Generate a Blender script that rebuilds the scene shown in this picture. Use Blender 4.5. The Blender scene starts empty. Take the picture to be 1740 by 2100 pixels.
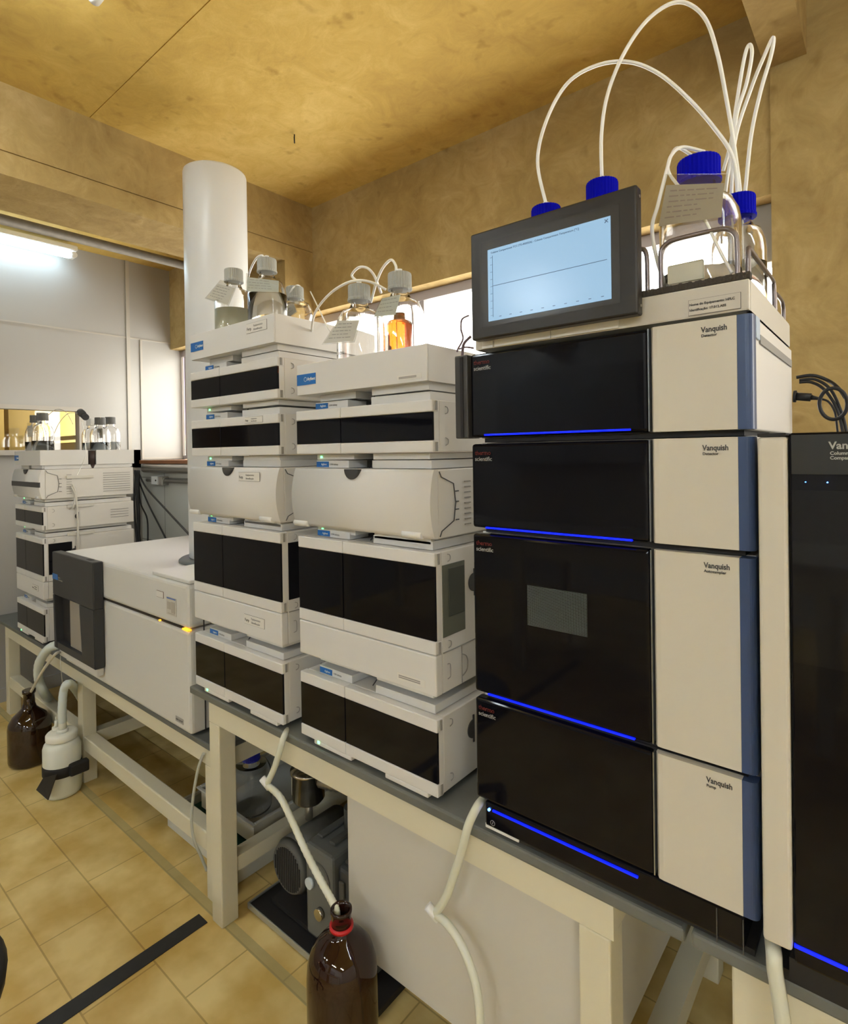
import bpy, bmesh, math, random
from mathutils import Vector, Matrix
random.seed(7)
C = bpy.context.scene.collection
scn = bpy.context.scene
PI = math.pi
# ------------------------------------------------------------------ camera
EYE = Vector((0, 0, 1.27))
CR = ((0.77089112, 0.63678806, -0.01509467), (-0.00749511, -0.01462767, -0.99986492), (-0.63692284, 0.77090012, -0.00650354))
FPX, CX0, CY0 = 1166.857, 870.0, 934.37
cam = bpy.data.objects.new('camera', bpy.data.cameras.new('camera')); C.objects.link(cam); scn.camera = cam
cam.data.sensor_fit = 'VERTICAL'; cam.data.sensor_height = 24.0
cam.data.lens = FPX / 2100 * 24.0
cam.data.shift_y = -(1050 - CY0) / 2100; cam.data.clip_start = 0.02
rm = Matrix(((CR[0][0], -CR[1][0], -CR[2][0]), (CR[0][1], -CR[1][1], -CR[2][1]), (CR[0][2], -CR[1][2], -CR[2][2])))
cam.matrix_world = Matrix.Translation(EYE) @ rm.to_4x4()
# ------------------------------------------------------------------ light
scn.view_settings.view_transform = 'Standard'; scn.view_settings.look = 'None'
scn.view_settings.exposure = 1.05; scn.view_settings.gamma = 1.0
w = bpy.data.worlds.new('world'); scn.world = w; w.use_nodes = True
bg = w.node_tree.nodes['Background']; bg.inputs[0].default_value = (1.0, 0.95, 0.86, 1); bg.inputs[1].default_value = 4.6
TUBE_W, TUBE_REAR = 6.0, 74.0          # emission of the fluorescent tubes
SUN_STRENGTH = 0.0
def portal(x0, x1, y, z0, z1):
    l = bpy.data.lights.new('window_daylight', 'AREA'); l.shape = 'RECTANGLE'; l.size = x1 - x0; l.size_y = z1 - z0
    l.cycles.is_portal = True
    o = bpy.data.objects.new('window_daylight', l); C.objects.link(o)
    o.location = ((x0 + x1) / 2, y, (z0 + z1) / 2); o.rotation_euler = (-PI / 2, 0, 0)
portal(-5.4, -0.25, 1.97, 1.25, 1.95)
portal(0.56, 3.4, 1.97, 1.25, 1.95)  # portal for the added window out of view
# ------------------------------------------------------------------ materials
MT = {}
def mat(name, col=(.8, .8, .8), rough=.5, metal=0, emit=None, es=0, trans=0, ior=1.45, coat=0, alpha=1, spec=.5, bump=0, bscale=60, vary=0, vscale=8, subs=0):
    if name in MT: return MT[name]
    m = bpy.data.materials.new(name); m.use_nodes = True; nt = m.node_tree; b = nt.nodes['Principled BSDF']
    b.inputs['Base Color'].default_value = (*col, 1); b.inputs['Roughness'].default_value = rough
    b.inputs['Metallic'].default_value = metal; b.inputs['IOR'].default_value = ior
    b.inputs['Transmission Weight'].default_value = trans; b.inputs['Coat Weight'].default_value = coat
    b.inputs['Coat Roughness'].default_value = .03; b.inputs['Specular IOR Level'].default_value = spec; b.inputs['Alpha'].default_value = alpha
    if emit: b.inputs['Emission Color'].default_value = (*emit, 1); b.inputs['Emission Strength'].default_value = es
    if subs: b.inputs['Subsurface Weight'].default_value = subs; b.inputs['Subsurface Radius'].default_value = (.03, .03, .02)
    if vary or bump:
        tc = nt.nodes.new('ShaderNodeTexCoord'); n = nt.nodes.new('ShaderNodeTexNoise'); n.inputs['Scale'].default_value = vscale if vary else bscale
        n.inputs['Detail'].default_value = 6; nt.links.new(tc.outputs['Object'], n.inputs['Vector'])
        if vary:
            mx = nt.nodes.new('ShaderNodeMix'); mx.data_type = 'RGBA'
            mx.inputs[6].default_value = (*[c * (1 - vary) for c in col], 1); mx.inputs[7].default_value = (*[min(1, c * (1 + vary)) for c in col], 1)
            nt.links.new(n.outputs['Fac'], mx.inputs[0]); nt.links.new(mx.outputs[2], b.inputs['Base Color'])
        if bump:
            n2 = nt.nodes.new('ShaderNodeTexNoise'); n2.inputs['Scale'].default_value = bscale; nt.links.new(tc.outputs['Object'], n2.inputs['Vector'])
            bp = nt.nodes.new('ShaderNodeBump'); bp.inputs['Strength'].default_value = bump; bp.inputs['Distance'].default_value = .002
            nt.links.new(n2.outputs['Fac'], bp.inputs['Height']); nt.links.new(bp.outputs[0], b.inputs['Normal'])
    MT[name] = m; return m
def concrete(name, dark, mid, light, scale=1.6):
    m = mat(name, mid, .85); nt = m.node_tree; b = nt.nodes['Principled BSDF']; L = nt.links
    g = nt.nodes.new('ShaderNodeNewGeometry')
    n1 = nt.nodes.new('ShaderNodeTexNoise'); n1.inputs['Scale'].default_value = scale; n1.inputs['Detail'].default_value = 10; n1.inputs['Roughness'].default_value = .62
    n1.inputs['Distortion'].default_value = .6
    L.new(g.outputs['Position'], n1.inputs['Vector'])
    r = nt.nodes.new('ShaderNodeValToRGB'); e = r.color_ramp.elements
    e[0].position = .36; e[0].color = (*dark, 1); e[1].position = .66; e[1].color = (*light, 1)
    k = e.new(.5); k.color = (*mid, 1)
    n2 = nt.nodes.new('ShaderNodeTexNoise'); n2.inputs['Scale'].default_value = 9; n2.inputs['Detail'].default_value = 12; n2.inputs['Roughness'].default_value = .7; n2.inputs['Distortion'].default_value = 1.2
    L.new(g.outputs['Position'], n2.inputs['Vector']); ad = nt.nodes.new('ShaderNodeMath'); ad.operation = 'MULTIPLY_ADD'; ad.inputs[1].default_value = .45
    L.new(n2.outputs['Fac'], ad.inputs[0]); sc = nt.nodes.new('ShaderNodeMath'); sc.operation = 'MULTIPLY'; sc.inputs[1].default_value = .55; L.new(n1.outputs['Fac'], sc.inputs[0]); L.new(sc.outputs[0], ad.inputs[2])
    L.new(ad.outputs[0], r.inputs[0])
    # pock marks
    v = nt.nodes.new('ShaderNodeTexNoise'); v.inputs['Scale'].default_value = 16; v.inputs['Detail'].default_value = 2; L.new(g.outputs['Position'], v.inputs['Vector'])
    vr = nt.nodes.new('ShaderNodeValToRGB'); vr.color_ramp.elements[0].position = .22; vr.color_ramp.elements[0].color = (.74, .70, .62, 1); vr.color_ramp.elements[1].position = .36; vr.color_ramp.elements[1].color = (1, 1, 1, 1)
    L.new(v.outputs['Fac'], vr.inputs[0])
    mx = nt.nodes.new('ShaderNodeMix'); mx.data_type = 'RGBA'; mx.blend_type = 'MULTIPLY'; mx.inputs[0].default_value = 1
    L.new(r.outputs[0], mx.inputs[6]); L.new(vr.outputs[0], mx.inputs[7]); L.new(mx.outputs[2], b.inputs['Base Color'])
    bp = nt.nodes.new('ShaderNodeBump'); bp.inputs['Strength'].default_value = .35; bp.inputs['Distance'].default_value = .01
    n3 = nt.nodes.new('ShaderNodeTexNoise'); n3.inputs['Scale'].default_value = 22; n3.inputs['Detail'].default_value = 8; L.new(g.outputs['Position'], n3.inputs['Vector'])
    L.new(n3.outputs['Fac'], bp.inputs['Height']); L.new(bp.outputs[0], b.inputs['Normal'])
    return m
CONC = concrete('raw_concrete', (.30, .20, .072), (.40, .285, .11), (.53, .40, .19))
CONC2 = concrete('raw_concrete_ceiling', (.46, .30, .075), (.58, .40, .10), (.72, .53, .18), 1.3)
WHITE = mat('white_plastic', (.66, .65, .625), .42)
WHITE2 = mat('white_plastic_side', (.66, .64, .60), .5)
BLACKP = mat('black_gloss_panel', (.004, .004, .006), .05, spec=.22)
SMOKE = mat('smoked_window', (.006, .006, .008), .05, spec=.3)
DARK = mat('dark_recess', (.03, .028, .026), .7)
GREYP = mat('charcoal_plastic', (.045, .045, .047), .45)
BLUEL = mat('blue_label', (.012, .13, .42), .4)
INK = mat('dark_ink', (.05, .05, .05), .6)
INKG = mat('grey_ink', (.28, .27, .25), .6)
INKW = mat('white_ink', (.75, .75, .72), .6)
INKR = mat('red_ink', (.10, .006, .005), .6)
STICK = mat('paper_sticker', (.70, .68, .63), .55)
GRN = mat('green_led', (.1, .9, .3), .4, emit=(.12, 1, .25), es=2.5)
BLUE_E = mat('blue_light', (.0, .02, .5), .4, emit=(.0, .004, 1), es=1.1)
BLUE_S = mat('blue_led', (.1, .4, 1), .4, emit=(.05, .2, 1), es=6)
AMB_E = mat('amber_light', (1, .5, .05), .4, emit=(1, .42, .02), es=.7)
BEIGE = mat('beige_panel', (.60, .565, .475), .5)
BLUEP = mat('steel_blue_panel', (.042, .072, .165), .38)
CREAM = mat('cream_paint', (.66, .62, .47), .45, bump=.15, bscale=90)
SLAB = mat('grey_worktop', (.135, .14, .125), .55, vary=.25, vscale=14)
SLAB2 = mat('dark_grey_worktop', (.115, .12, .11), .55, vary=.25, vscale=14)
CABW = mat('cabinet_white', (.56, .54, .48), .5)
CAPG = mat('grey_cap_plastic', (.36, .37, .34), .5)
CAPB = mat('blue_cap_plastic', (.002, .003, .36), .6, spec=.04)
CLEAR = mat('clear_glass', (1, 1, 1), .02, trans=1, ior=1.45)
LIQ = mat('clear_liquid', (.97, .98, .95), .0, trans=1, ior=1.33)
LIQY = mat('yellowish_liquid', (.78, .78, .60), .25, trans=.55, ior=1.33)
LIQO = mat('orange_liquid', (.95, .16, .01), .05, trans=.8, ior=1.33, emit=None)
AMBER = mat('amber_glass', (.022, .007, .004), .04, trans=.12, ior=1.5)
AMBERD = mat('dark_amber_liquid', (.02, .006, .003), .12)
TUBE = mat('translucent_tubing', (.86, .86, .82), .25, subs=.3)
TUBEC = mat('clear_tubing', (.70, .72, .66), .2, trans=.35)
PE = mat('white_polyethylene', (.72, .74, .66), .4, subs=.25)
METAL = mat('galvanised_metal', (.42, .41, .38), .38, .9)
PIPEM = mat('old_grey_conduit', (.20, .18, .15), .55, .2, vary=.3, vscale=40)
STEEL = mat('stainless_steel', (.55, .52, .45), .22, 1)
WIRE = mat('grey_metal_rod', (.22, .19, .19), .35, .7)
RUBB = mat('black_rubber', (.012, .012, .013), .55)
BLK = mat('matt_black', (.012, .011, .011), .7)
WOOD = mat('sill_wood', (.22, .09, .035), .5, vary=.3, vscale=12)
PARTI = mat('partition_white', (.42, .41, .39), .28)
PTRIM = mat('partition_trim', (.48, .45, .40), .4)
BRICKW = None
def brickwall():
    m = mat('white_painted_brick', (.5, .5, .47), .55); nt = m.node_tree; b = nt.nodes['Principled BSDF']; g = nt.nodes.new('ShaderNodeNewGeometry')
    mp = nt.nodes.new('ShaderNodeMapping'); mp.inputs['Rotation'].default_value = (PI / 2, 0, 0); nt.links.new(g.outputs['Position'], mp.inputs[0])
    br = nt.nodes.new('ShaderNodeTexBrick'); br.offset = 0; br.inputs['Scale'].default_value = 1; br.inputs['Brick Width'].default_value = .30; br.inputs['Row Height'].default_value = .38
    br.inputs['Mortar Size'].default_value = .004; br.inputs['Color1'].default_value = (.50, .51, .48, 1); br.inputs['Color2'].default_value = (.47, .485, .455, 1); br.inputs['Mortar'].default_value = (.25, .26, .24, 1)
    nt.links.new(mp.outputs[0], br.inputs['Vector']); nt.links.new(br.outputs[0], b.inputs['Base Color']); return m
BRICKW = brickwall()
def tiles():
    m = mat('ceramic_floor_tiles', (.4, .3, .14), .42); nt = m.node_tree; b = nt.nodes['Principled BSDF']; L = nt.links
    g = nt.nodes.new('ShaderNodeNewGeometry'); mp = nt.nodes.new('ShaderNodeMapping'); mp.inputs['Location'].default_value = (2.014 + .29 * 10, -.652 + .1685 * 40, 0)
    L.new(g.outputs['Position'], mp.inputs[0])
    br = nt.nodes.new('ShaderNodeTexBrick'); br.offset = .5; br.inputs['Scale'].default_value = 1; br.inputs['Brick Width'].default_value = .29; br.inputs['Row Height'].default_value = .1685
    br.inputs['Mortar Size'].default_value = .0024; br.inputs['Mortar Smooth'].default_value = .3
    br.inputs['Color1'].default_value = (1, 1, 1, 1); br.inputs['Color2'].default_value = (.9, .88, .84, 1); br.inputs['Mortar'].default_value = (.62, .58, .50, 1)
    L.new(mp.outputs[0], br.inputs['Vector'])
    n = nt.nodes.new('ShaderNodeTexNoise'); n.inputs['Scale'].default_value = 6.5; n.inputs['Detail'].default_value = 4; L.new(g.outputs['Position'], n.inputs['Vector'])
    r = nt.nodes.new('ShaderNodeValToRGB'); e = r.color_ramp.elements; e[0].position = .36; e[0].color = (.60, .41, .115, 1); e[1].position = .66; e[1].color = (.84, .66, .29, 1)
    L.new(n.outputs['Fac'], r.inputs[0])
    mx = nt.nodes.new('ShaderNodeMix'); mx.data_type = 'RGBA'; mx.blend_type = 'MULTIPLY'; mx.inputs[0].default_value = 1
    L.new(r.outputs[0], mx.inputs[6]); L.new(br.outputs[0], mx.inputs[7])
    # old greenish grout strip along the benches
    sp = nt.nodes.new('ShaderNodeSeparateXYZ'); L.new(g.outputs['Position'], sp.inputs[0])
    s1 = nt.nodes.new('ShaderNodeMath'); s1.operation = 'SUBTRACT'; L.new(sp.outputs[1], s1.inputs[0]); s1.inputs[1].default_value = .831
    s2 = nt.nodes.new('ShaderNodeMath'); s2.operation = 'ABSOLUTE'; L.new(s1.outputs[0], s2.inputs[0])
    s3 = nt.nodes.new('ShaderNodeMath'); s3.operation = 'LESS_THAN'; L.new(s2.outputs[0], s3.inputs[0]); s3.inputs[1].default_value = .014
    s4 = nt.nodes.new('ShaderNodeMath'); s4.operation = 'MULTIPLY'; L.new(s3.outputs[0], s4.inputs[0]); s4.inputs[1].default_value = .6
    m2 = nt.nodes.new('ShaderNodeMix'); m2.data_type = 'RGBA'; L.new(s4.outputs[0], m2.inputs[0]); L.new(mx.outputs[2], m2.inputs[6]); m2.inputs[7].default_value = (.36, .33, .17, 1)
    L.new(m2.outputs[2], b.inputs['Base Color']); return m
TILES = tiles()
def pane_mat(name, tint, gl=.08):
    m = bpy.data.materials.new(name); m.use_nodes = True; nt = m.node_tree; nt.nodes.remove(nt.nodes['Principled BSDF'])
    t = nt.nodes.new('ShaderNodeBsdfTransparent'); t.inputs[0].default_value = (*tint, 1); g = nt.nodes.new('ShaderNodeBsdfGlossy'); g.inputs['Roughness'].default_value = .02
    x = nt.nodes.new('ShaderNodeMixShader'); x.inputs[0].default_value = gl
    nt.links.new(t.outputs[0], x.inputs[1]); nt.links.new(g.outputs[0], x.inputs[2]); nt.links.new(x.outputs[0], nt.nodes['Material Output'].inputs[0]); return m
PANE = pane_mat('window_glass', (.96, .97, .97))
POUCH = pane_mat('plastic_sleeve', (.92, .92, .90), .10)
PAPER = mat('label_paper', (.68, .66, .60), .6)
# ------------------------------------------------------------------ mesh helpers
ORG = {}
class MB:
    def __init__(s): s.b = bmesh.new()
    def box(s, x0, x1, y0, y1, z0, z1, bev=0, seg=2):
        r = bmesh.ops.create_cube(s.b, size=1); vs = r['verts']
        for v in vs: v.co = Vector(((x0 + x1) / 2 + v.co.x * (x1 - x0), (y0 + y1) / 2 + v.co.y * (y1 - y0), (z0 + z1) / 2 + v.co.z * (z1 - z0)))
        if bev:
            es = list({e for v in vs for e in v.link_edges}); bmesh.ops.bevel(s.b, geom=es, offset=bev, segments=seg, affect='EDGES', profile=.5)
        return s
    def prism(s, pts, a, b, axis='X', bev=0):
        f = {'X': lambda p, t: (t, p[0], p[1]), 'Y': lambda p, t: (p[0], t, p[1]), 'Z': lambda p, t: (p[0], p[1], t)}[axis]
        A = [s.b.verts.new(f(p, a)) for p in pts]; B = [s.b.verts.new(f(p, b)) for p in pts]; n = len(pts); fs = []
        fs.append(s.b.faces.new(A)); fs.append(s.b.faces.new(B[::-1]))
        for i in range(n): fs.append(s.b.faces.new((A[i], B[i], B[(i + 1) % n], A[(i + 1) % n])))
        bmesh.ops.recalc_face_normals(s.b, faces=fs)
        if bev:
            es = list({e for fc in fs[:2] for e in fc.edges}); bmesh.ops.bevel(s.b, geom=es, offset=bev, segments=2, affect='EDGES')
        return s
    def cyl(s, p0, p1, r, n=16, r2=None):
        p0 = Vector(p0); p1 = Vector(p1); d = (p1 - p0); q = d.to_track_quat('Z', 'Y'); r2 = r if r2 is None else r2
        A = []; B = []
        for i in range(n):
            a = 2 * PI * i / n; o = Vector((math.cos(a), math.sin(a), 0)); A.append(s.b.verts.new(p0 + q @ (o * r))); B.append(s.b.verts.new(p1 + q @ (o * r2)))
        s.b.faces.new(A[::-1]); s.b.faces.new(B)
        for i in range(n): s.b.faces.new((A[i], A[(i + 1) % n], B[(i + 1) % n], B[i])).smooth = True
        return s
    def tube(s, pts, r, n=8, sub=6, rib=0):
        P = [Vector(p) for p in pts]; Q = []
        for i in range(len(P) - 1):
            a = P[max(i - 1, 0)]; b = P[i]; c = P[i + 1]; d = P[min(i + 2, len(P) - 1)]
            for k in range(sub):
                t = k / sub; Q.append(.5 * ((2 * b) + (c - a) * t + (2 * a - 5 * b + 4 * c - d) * t * t + (3 * b - a - 3 * c + d) * t ** 3))
        Q.append(P[-1]); rings = []; up = None
        for i, p in enumerate(Q):
            d = (Q[min(i + 1, len(Q) - 1)] - Q[max(i - 1, 0)])
            if d.length < 1e-9: d = Vector((0, 0, 1))
            d.normalize()
            if up is None: up = d.orthogonal().normalized()
            up = (up - d * up.dot(d)).normalized(); v = d.cross(up); rr = r * (1 + (rib if i % 2 else 0))
            rings.append([s.b.verts.new(p + up * (math.cos(2 * PI * k / n) * rr) + v * (math.sin(2 * PI * k / n) * rr)) for k in range(n)])
        for A, B in zip(rings, rings[1:]):
            for k in range(n): s.b.faces.new((A[k], A[(k + 1) % n], B[(k + 1) % n], B[k])).smooth = True
        s.b.faces.new(rings[0][::-1]); s.b.faces.new(rings[-1]); return s
    def lathe(s, prof, c, n=32, ridge=0, cap=True, sx=1, sy=1):
        c = Vector(c); R = []
        for (r, z) in prof:
            R.append([s.b.verts.new(c + Vector((math.cos(2 * PI * k / n) * (r + (ridge if k % 2 and r > .005 else 0)) * sx, math.sin(2 * PI * k / n) * (r + (ridge if k % 2 and r > .005 else 0)) * sy, z))) for k in range(n)])
        for A, B in zip(R, R[1:]):
            for k in range(n): s.b.faces.new((A[k], A[(k + 1) % n], B[(k + 1) % n], B[k])).smooth = not ridge
        if cap: s.b.faces.new(R[0][::-1]); s.b.faces.new(R[-1])
        return s
    def xform(s, M):
        bmesh.ops.transform(s.b, matrix=M, verts=s.b.verts); return s
    def build(s, name, m, parent=None, label=None):
        o0 = ORG.get(parent.name, Vector()) if parent else Vector()
        if parent: bmesh.ops.translate(s.b, verts=s.b.verts, vec=-o0)
        me = bpy.data.meshes.new(name); s.b.to_mesh(me); s.b.free(); me.materials.append(m)
        o = bpy.data.objects.new(name, me); C.objects.link(o)
        if parent: o.parent = parent; ORG[o.name] = o0
        if label: o['label'] = label
        return o
def thing(name, label, cat, loc=(0, 0, 0), group=None):
    o = bpy.data.objects.new(name, None); C.objects.link(o); o.empty_display_size = .05; o.location = loc; ORG[o.name] = Vector(loc)
    o['label'] = label; o['category'] = cat
    if group: o['group'] = group
    return o
def tag(o, label, cat, group=None):
    o['label'] = label; o['category'] = cat
    if group: o['group'] = group
    return o
def struct(name, mb, m, parent=None):
    o = mb.build(name, m, parent); o['kind'] = 'structure'; return o
def text(body, size, m, parent, loc, face='front', bold=0, name='lettering', align='LEFT', sx=1):
    c = bpy.data.curves.new('t', 'FONT'); c.body = body; c.size = size; c.align_x = align; c.offset = bold; c.extrude = .0002; c.resolution_u = 3
    t = bpy.data.objects.new('t', c); C.objects.link(t); dg = bpy.context.evaluated_depsgraph_get()
    me = bpy.data.meshes.new_from_object(t.evaluated_get(dg)); bpy.data.objects.remove(t)
    L = Vector(loc) - ORG[parent.name]
    for v in me.vertices:
        x, y, z = v.co; x *= sx
        v.co = Vector((x, -z, y)) + L if face == 'front' else (Vector((z, x, y)) + L if face == 'side' else Vector((x, y, z)) + L)
    me.materials.clear(); me.materials.append(m); o = bpy.data.objects.new(name, me); C.objects.link(o); o.parent = parent; ORG[o.name] = ORG[parent.name]; return o
def at(px, py, Y):
    a, b = (px - CX0) / FPX, (py - CY0) / FPX
    v = Vector((CR[0][i] * a + CR[1][i] * b + CR[2][i] for i in range(3))); return EYE + v * (Y / v.y)
def copy_tree(root, loc, label, group=None, sx=1):
    def cp(o, par):
        c = o.copy(); C.objects.link(c); ORG[c.name] = ORG[o.name]
        if par: c.parent = par
        for ch in [q for q in bpy.data.objects if q.parent == o]: cp(ch, c)
        return c
    r = cp(root, None); r.location = loc; r['label'] = label; r.scale = (sx, 1, 1)
    if group: r['group'] = group
    return r
# ================================================================== SETTING
ZC = 2.462
struct('floor', MB().box(-5.6, 3.6, -3.2, 2.0, -.1, 0), TILES)
ce = struct('ceiling', MB().box(-5.6, 3.6, -3.2, .808, ZC, ZC + .15).box(-5.6, 3.6, .811, 2.2, ZC, ZC + .15).box(-5.6, 3.6, .80, .82, ZC + .0025, ZC + .2), CONC2)
lint = MB().box(-5.6, -.25, 1.80, 2.0, 1.955, ZC)
struct('wall_right', lint, CONC)                                       # concrete lintel over the window
struct('wall_right_pillar', MB().box(-.25, .55, 1.79, 2.02, 0, ZC), CONC)
struct('wall_right_lintel', MB().box(.55, 3.6, 1.80, 2.0, 1.955, ZC), CONC)  # over the opening of the added, unseen window
struct('wall_right_lower', MB().box(-5.6, -.25, 1.60, 2.0, 0, 1.222).box(-.25, 3.6, 1.62, 1.785, 0, .9).box(.55, 3.6, 1.6, 2.0, 0, 1.22), BRICKW)
struct('trim_1', MB().box(-3.59, -.26, 1.585, 1.98, 1.223, 1.245, .003), WOOD)
struct('wall_rear', MB().box(-5.6, 3.6, -3.3, -3.2, 0, ZC), mat('room_wall_paint', (.64, .64, .62), .7))
struct('wall_near', MB().box(3.6, 3.7, -3.2, 2.0, 0, ZC), mat('room_wall_paint'))
# window right
wn = MB()
wn.box(-5.5, -.255, 1.87, 1.91, 1.915, 1.953)
wn.box(-5.5, -.255, 1.87, 1.91, 1.246, 1.27)
for x in (-3.56, -2.35, -1.55): wn.box(x - .012, x + .012, 1.875, 1.905, 1.27, 1.915)
wf = struct('window_1', wn, mat('window_frame_paint', (.40, .37, .38), .5))
gl = struct('window_1_glass', MB().box(-5.5, -.26, 1.888, 1.891, 1.26, 1.93), PANE)
struct('window_1_bracket', MB().box(-.335, -.252, 1.86, 1.93, 1.79, 1.955, .004), mat('bracket_grey', (.30, .29, .26), .5))
wn2 = MB().box(.555, 3.6, 1.87, 1.91, 1.915, 1.953).box(.555, 3.6, 1.87, 1.91, 1.225, 1.26).box(2.1, 2.13, 1.875, 1.905, 1.26, 1.915)  # unseen second window, added to brighten the ceiling on the right
struct('added_window', wn2, mat('window_frame_paint'))
# beams
struct('beam', MB().box(-2.49, -2.17, -3.2, 1.80, 2.170, 2.243).box(-2.49, -2.17, -3.2, 1.80, 2.247, ZC + .01).box(-2.48, -2.176, -3.19, 1.79, 2.23, 2.26), CONC)
struct('beam_pilaster', MB().box(-2.49, -2.17, 1.635, 1.80, 0, 2.17), CONC)
struct('ceiling_beam', MB().box(-.26, -.167, -3.2, 1.79, 2.29, ZC + .01), CONC)
# partition on the far left
pw = MB()
XP = -3.6
pw.box(XP - .04, XP, 1.262, 1.885, 1.24, ZC).box(XP - .04, XP, -3.2, 1.262, 1.535, ZC).box(XP - .04, XP, -3.2, 1.6, 0, 1.30).box(XP - .04, XP, 1.262, 1.6, 1.2, 1.31).box(XP-.04, XP, -3.2, -.8, 1.2, 1.6)
struct('wall_left', pw, PARTI)
struct('trim_2', MB().box(XP, XP + .004, -3.2, 1.885, 1.990, 1.998).box(XP, XP + .008, 1.525, 1.545, 1.25, ZC).box(XP, XP + .008, 1.605, 1.618, 1.25, 1.99).box(XP, XP + .006, 1.868, 1.885, 1.25, 1.96)
       .box(XP, XP + .006, 1.81, 1.82, 1.96, ZC).box(XP, XP + .006, 1.62, 1.87, 1.25, 1.262), PTRIM)
struct('baseboard_left', MB().box(XP, XP + .012, -3.2, 1.6, 0, .07), PARTI)
struct('window_3', MB().box(XP - .045, XP + .018, -.8, 1.275, 1.53, 1.553).box(XP - .045, XP + .018, 1.252, 1.275, 1.31, 1.53).box(XP - .045, XP + .045, -.8, 1.275, 1.285, 1.312).box(XP - .045, XP + .01, -.8, -.78, 1.3, 1.54), PTRIM)
struct('window_3_glass', MB().box(XP - .024, XP - .020, -.79, 1.255, 1.31, 1.535), PANE)
# room beyond the partition
YEL = mat('yellow_room_wall', (.60, .42, .12), .7)
struct('wall_back', MB().box(-5.7, -5.6, -3.2, 2.0, 0, ZC), YEL)
struct('wall_back_return', MB().box(-4.6, -4.5, 1.15, 1.30, 0, ZC), YEL)
struct('trim_3', MB().box(-5.58, -4.2, 1.58, 1.62, 1.40, 1.43).box(-5.58, -4.2, 1.58, 1.6, 1.30, 1.38), PTRIM)
tag(MB().box(-5.2, -4.3, -.4, 1.1, 1.0, 1.04).box(-5.2, -5.1, -.4, -.3, 0, 1.0).box(-4.4, -4.3, 1.0, 1.1, 0, 1.0).build('bench_table', CREAM), 'pale bench in the yellow room seen through the pass-through window', 'table')
# outside
tag(MB().box(-9, -5.2, 4.0, 4.4, 1.55, 5).box(-9, -5.2, 3.99, 4.4, 2.0, 2.06).build('neighbouring_wall', mat('lilac_render', (.42, .30, .62), .8)), 'lilac rendered wall outside the left end of the window', 'wall')
nb = MB()
for k in range(14): nb.box(-9, -4.2, 3.8, 4.1, .3 + k * .09, .375 + k * .09, .01)
tag(nb.build('louvred_wall', mat('cream_blocks', (.62, .50, .30), .8)), 'cream blockwork outside below the lilac wall', 'wall')
# ceiling hook, pipe, lamps
tag(MB().tube([(-1.717, 1.347, ZC), (-1.714, 1.344, 2.452), (-1.703, 1.335, 2.443), (-1.704, 1.336, 2.432), (-1.716, 1.346, 2.430), (-1.722, 1.350, 2.438)], .0022).build('ceiling_hook', BLK), 'small rusty hook in the concrete ceiling', 'hook')
tag(MB().cyl((-2.8, -3.2, 2.245), (-2.8, 1.8, 2.245), .021).build('ceiling_pipe', PIPEM), 'galvanised conduit running under the ceiling in front of the white partition', 'pipe')
TUBE_E = mat('fluorescent_tube_glass', (1, 1, 1), .3, emit=(.62, .84, 1.0), es=TUBE_W)
TUBE_R = mat('room_tube_glass', (1, 1, 1), .3, emit=(.80, .90, 1.0), es=TUBE_REAR)
LAMPW = mat('lamp_housing_white', (.75, .75, .73), .4)
TUBE_M = mat('aisle_tube_glass', (1, 1, 1), .3, emit=(.84, .93, 1.0), es=13)
def lamp(x0, y0, x1, y1, z, label, hang=0.0, e=TUBE_E):
    t = thing('fluorescent_lamp', label, 'lamp', ((x0 + x1) / 2, (y0 + y1) / 2, z), 'fluorescent lamps in the room')
    d = Vector((x1 - x0, y1 - y0, 0)).normalized(); n = Vector((-d.y, d.x, 0)) * .035
    a = Vector((x0, y0, 0)); b = Vector((x1, y1, 0))
    MB().prism([(p.x, p.y) for p in (a + n, a - n, b - n, b + n)], z + .02, z + .05, 'Z', .004).build('housing', LAMPW, t)
    for s in (-1, 1):
        o = n * .55 * s
        MB().cyl(tuple(a + d * .03 + o + Vector((0, 0, z))), tuple(b - d * .03 + o + Vector((0, 0, z))), .013, 12).build('tube', e, t)
    for p in (a, b):
        q = p + d * (.015 if p is a else -.015); MB().cyl((*(q - n * .8).xy, z), (*(q + n * .8).xy, z), .016).build('socket', LAMPW, t)
    return t
lamp(-3.50, .02, -3.50, 1.22, 2.385, 'lit fluorescent lamp against the white partition under the pipe')
lamp(-1.50, -.60, -1.50, .60, 2.41, 'fluorescent lamp on the ceiling at the top edge of the photo', e=TUBE_M)
lamp(.35, .75, 1.55, .75, 2.26, 'hanging fluorescent lamp just outside the photo on the right', e=TUBE_M)
lamp(-3.1, -2.3, -1.9, -2.3, 2.41, 'ceiling fluorescent lamp behind the camera on the left', e=TUBE_R)
lamp(-.6, -2.4, .6, -2.4, 2.41, 'ceiling fluorescent lamp behind the camera', e=TUBE_R)
lamp(1.6, -1.9, 2.8, -1.9, 2.41, 'ceiling fluorescent lamp behind the camera on the right', e=TUBE_R)
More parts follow.
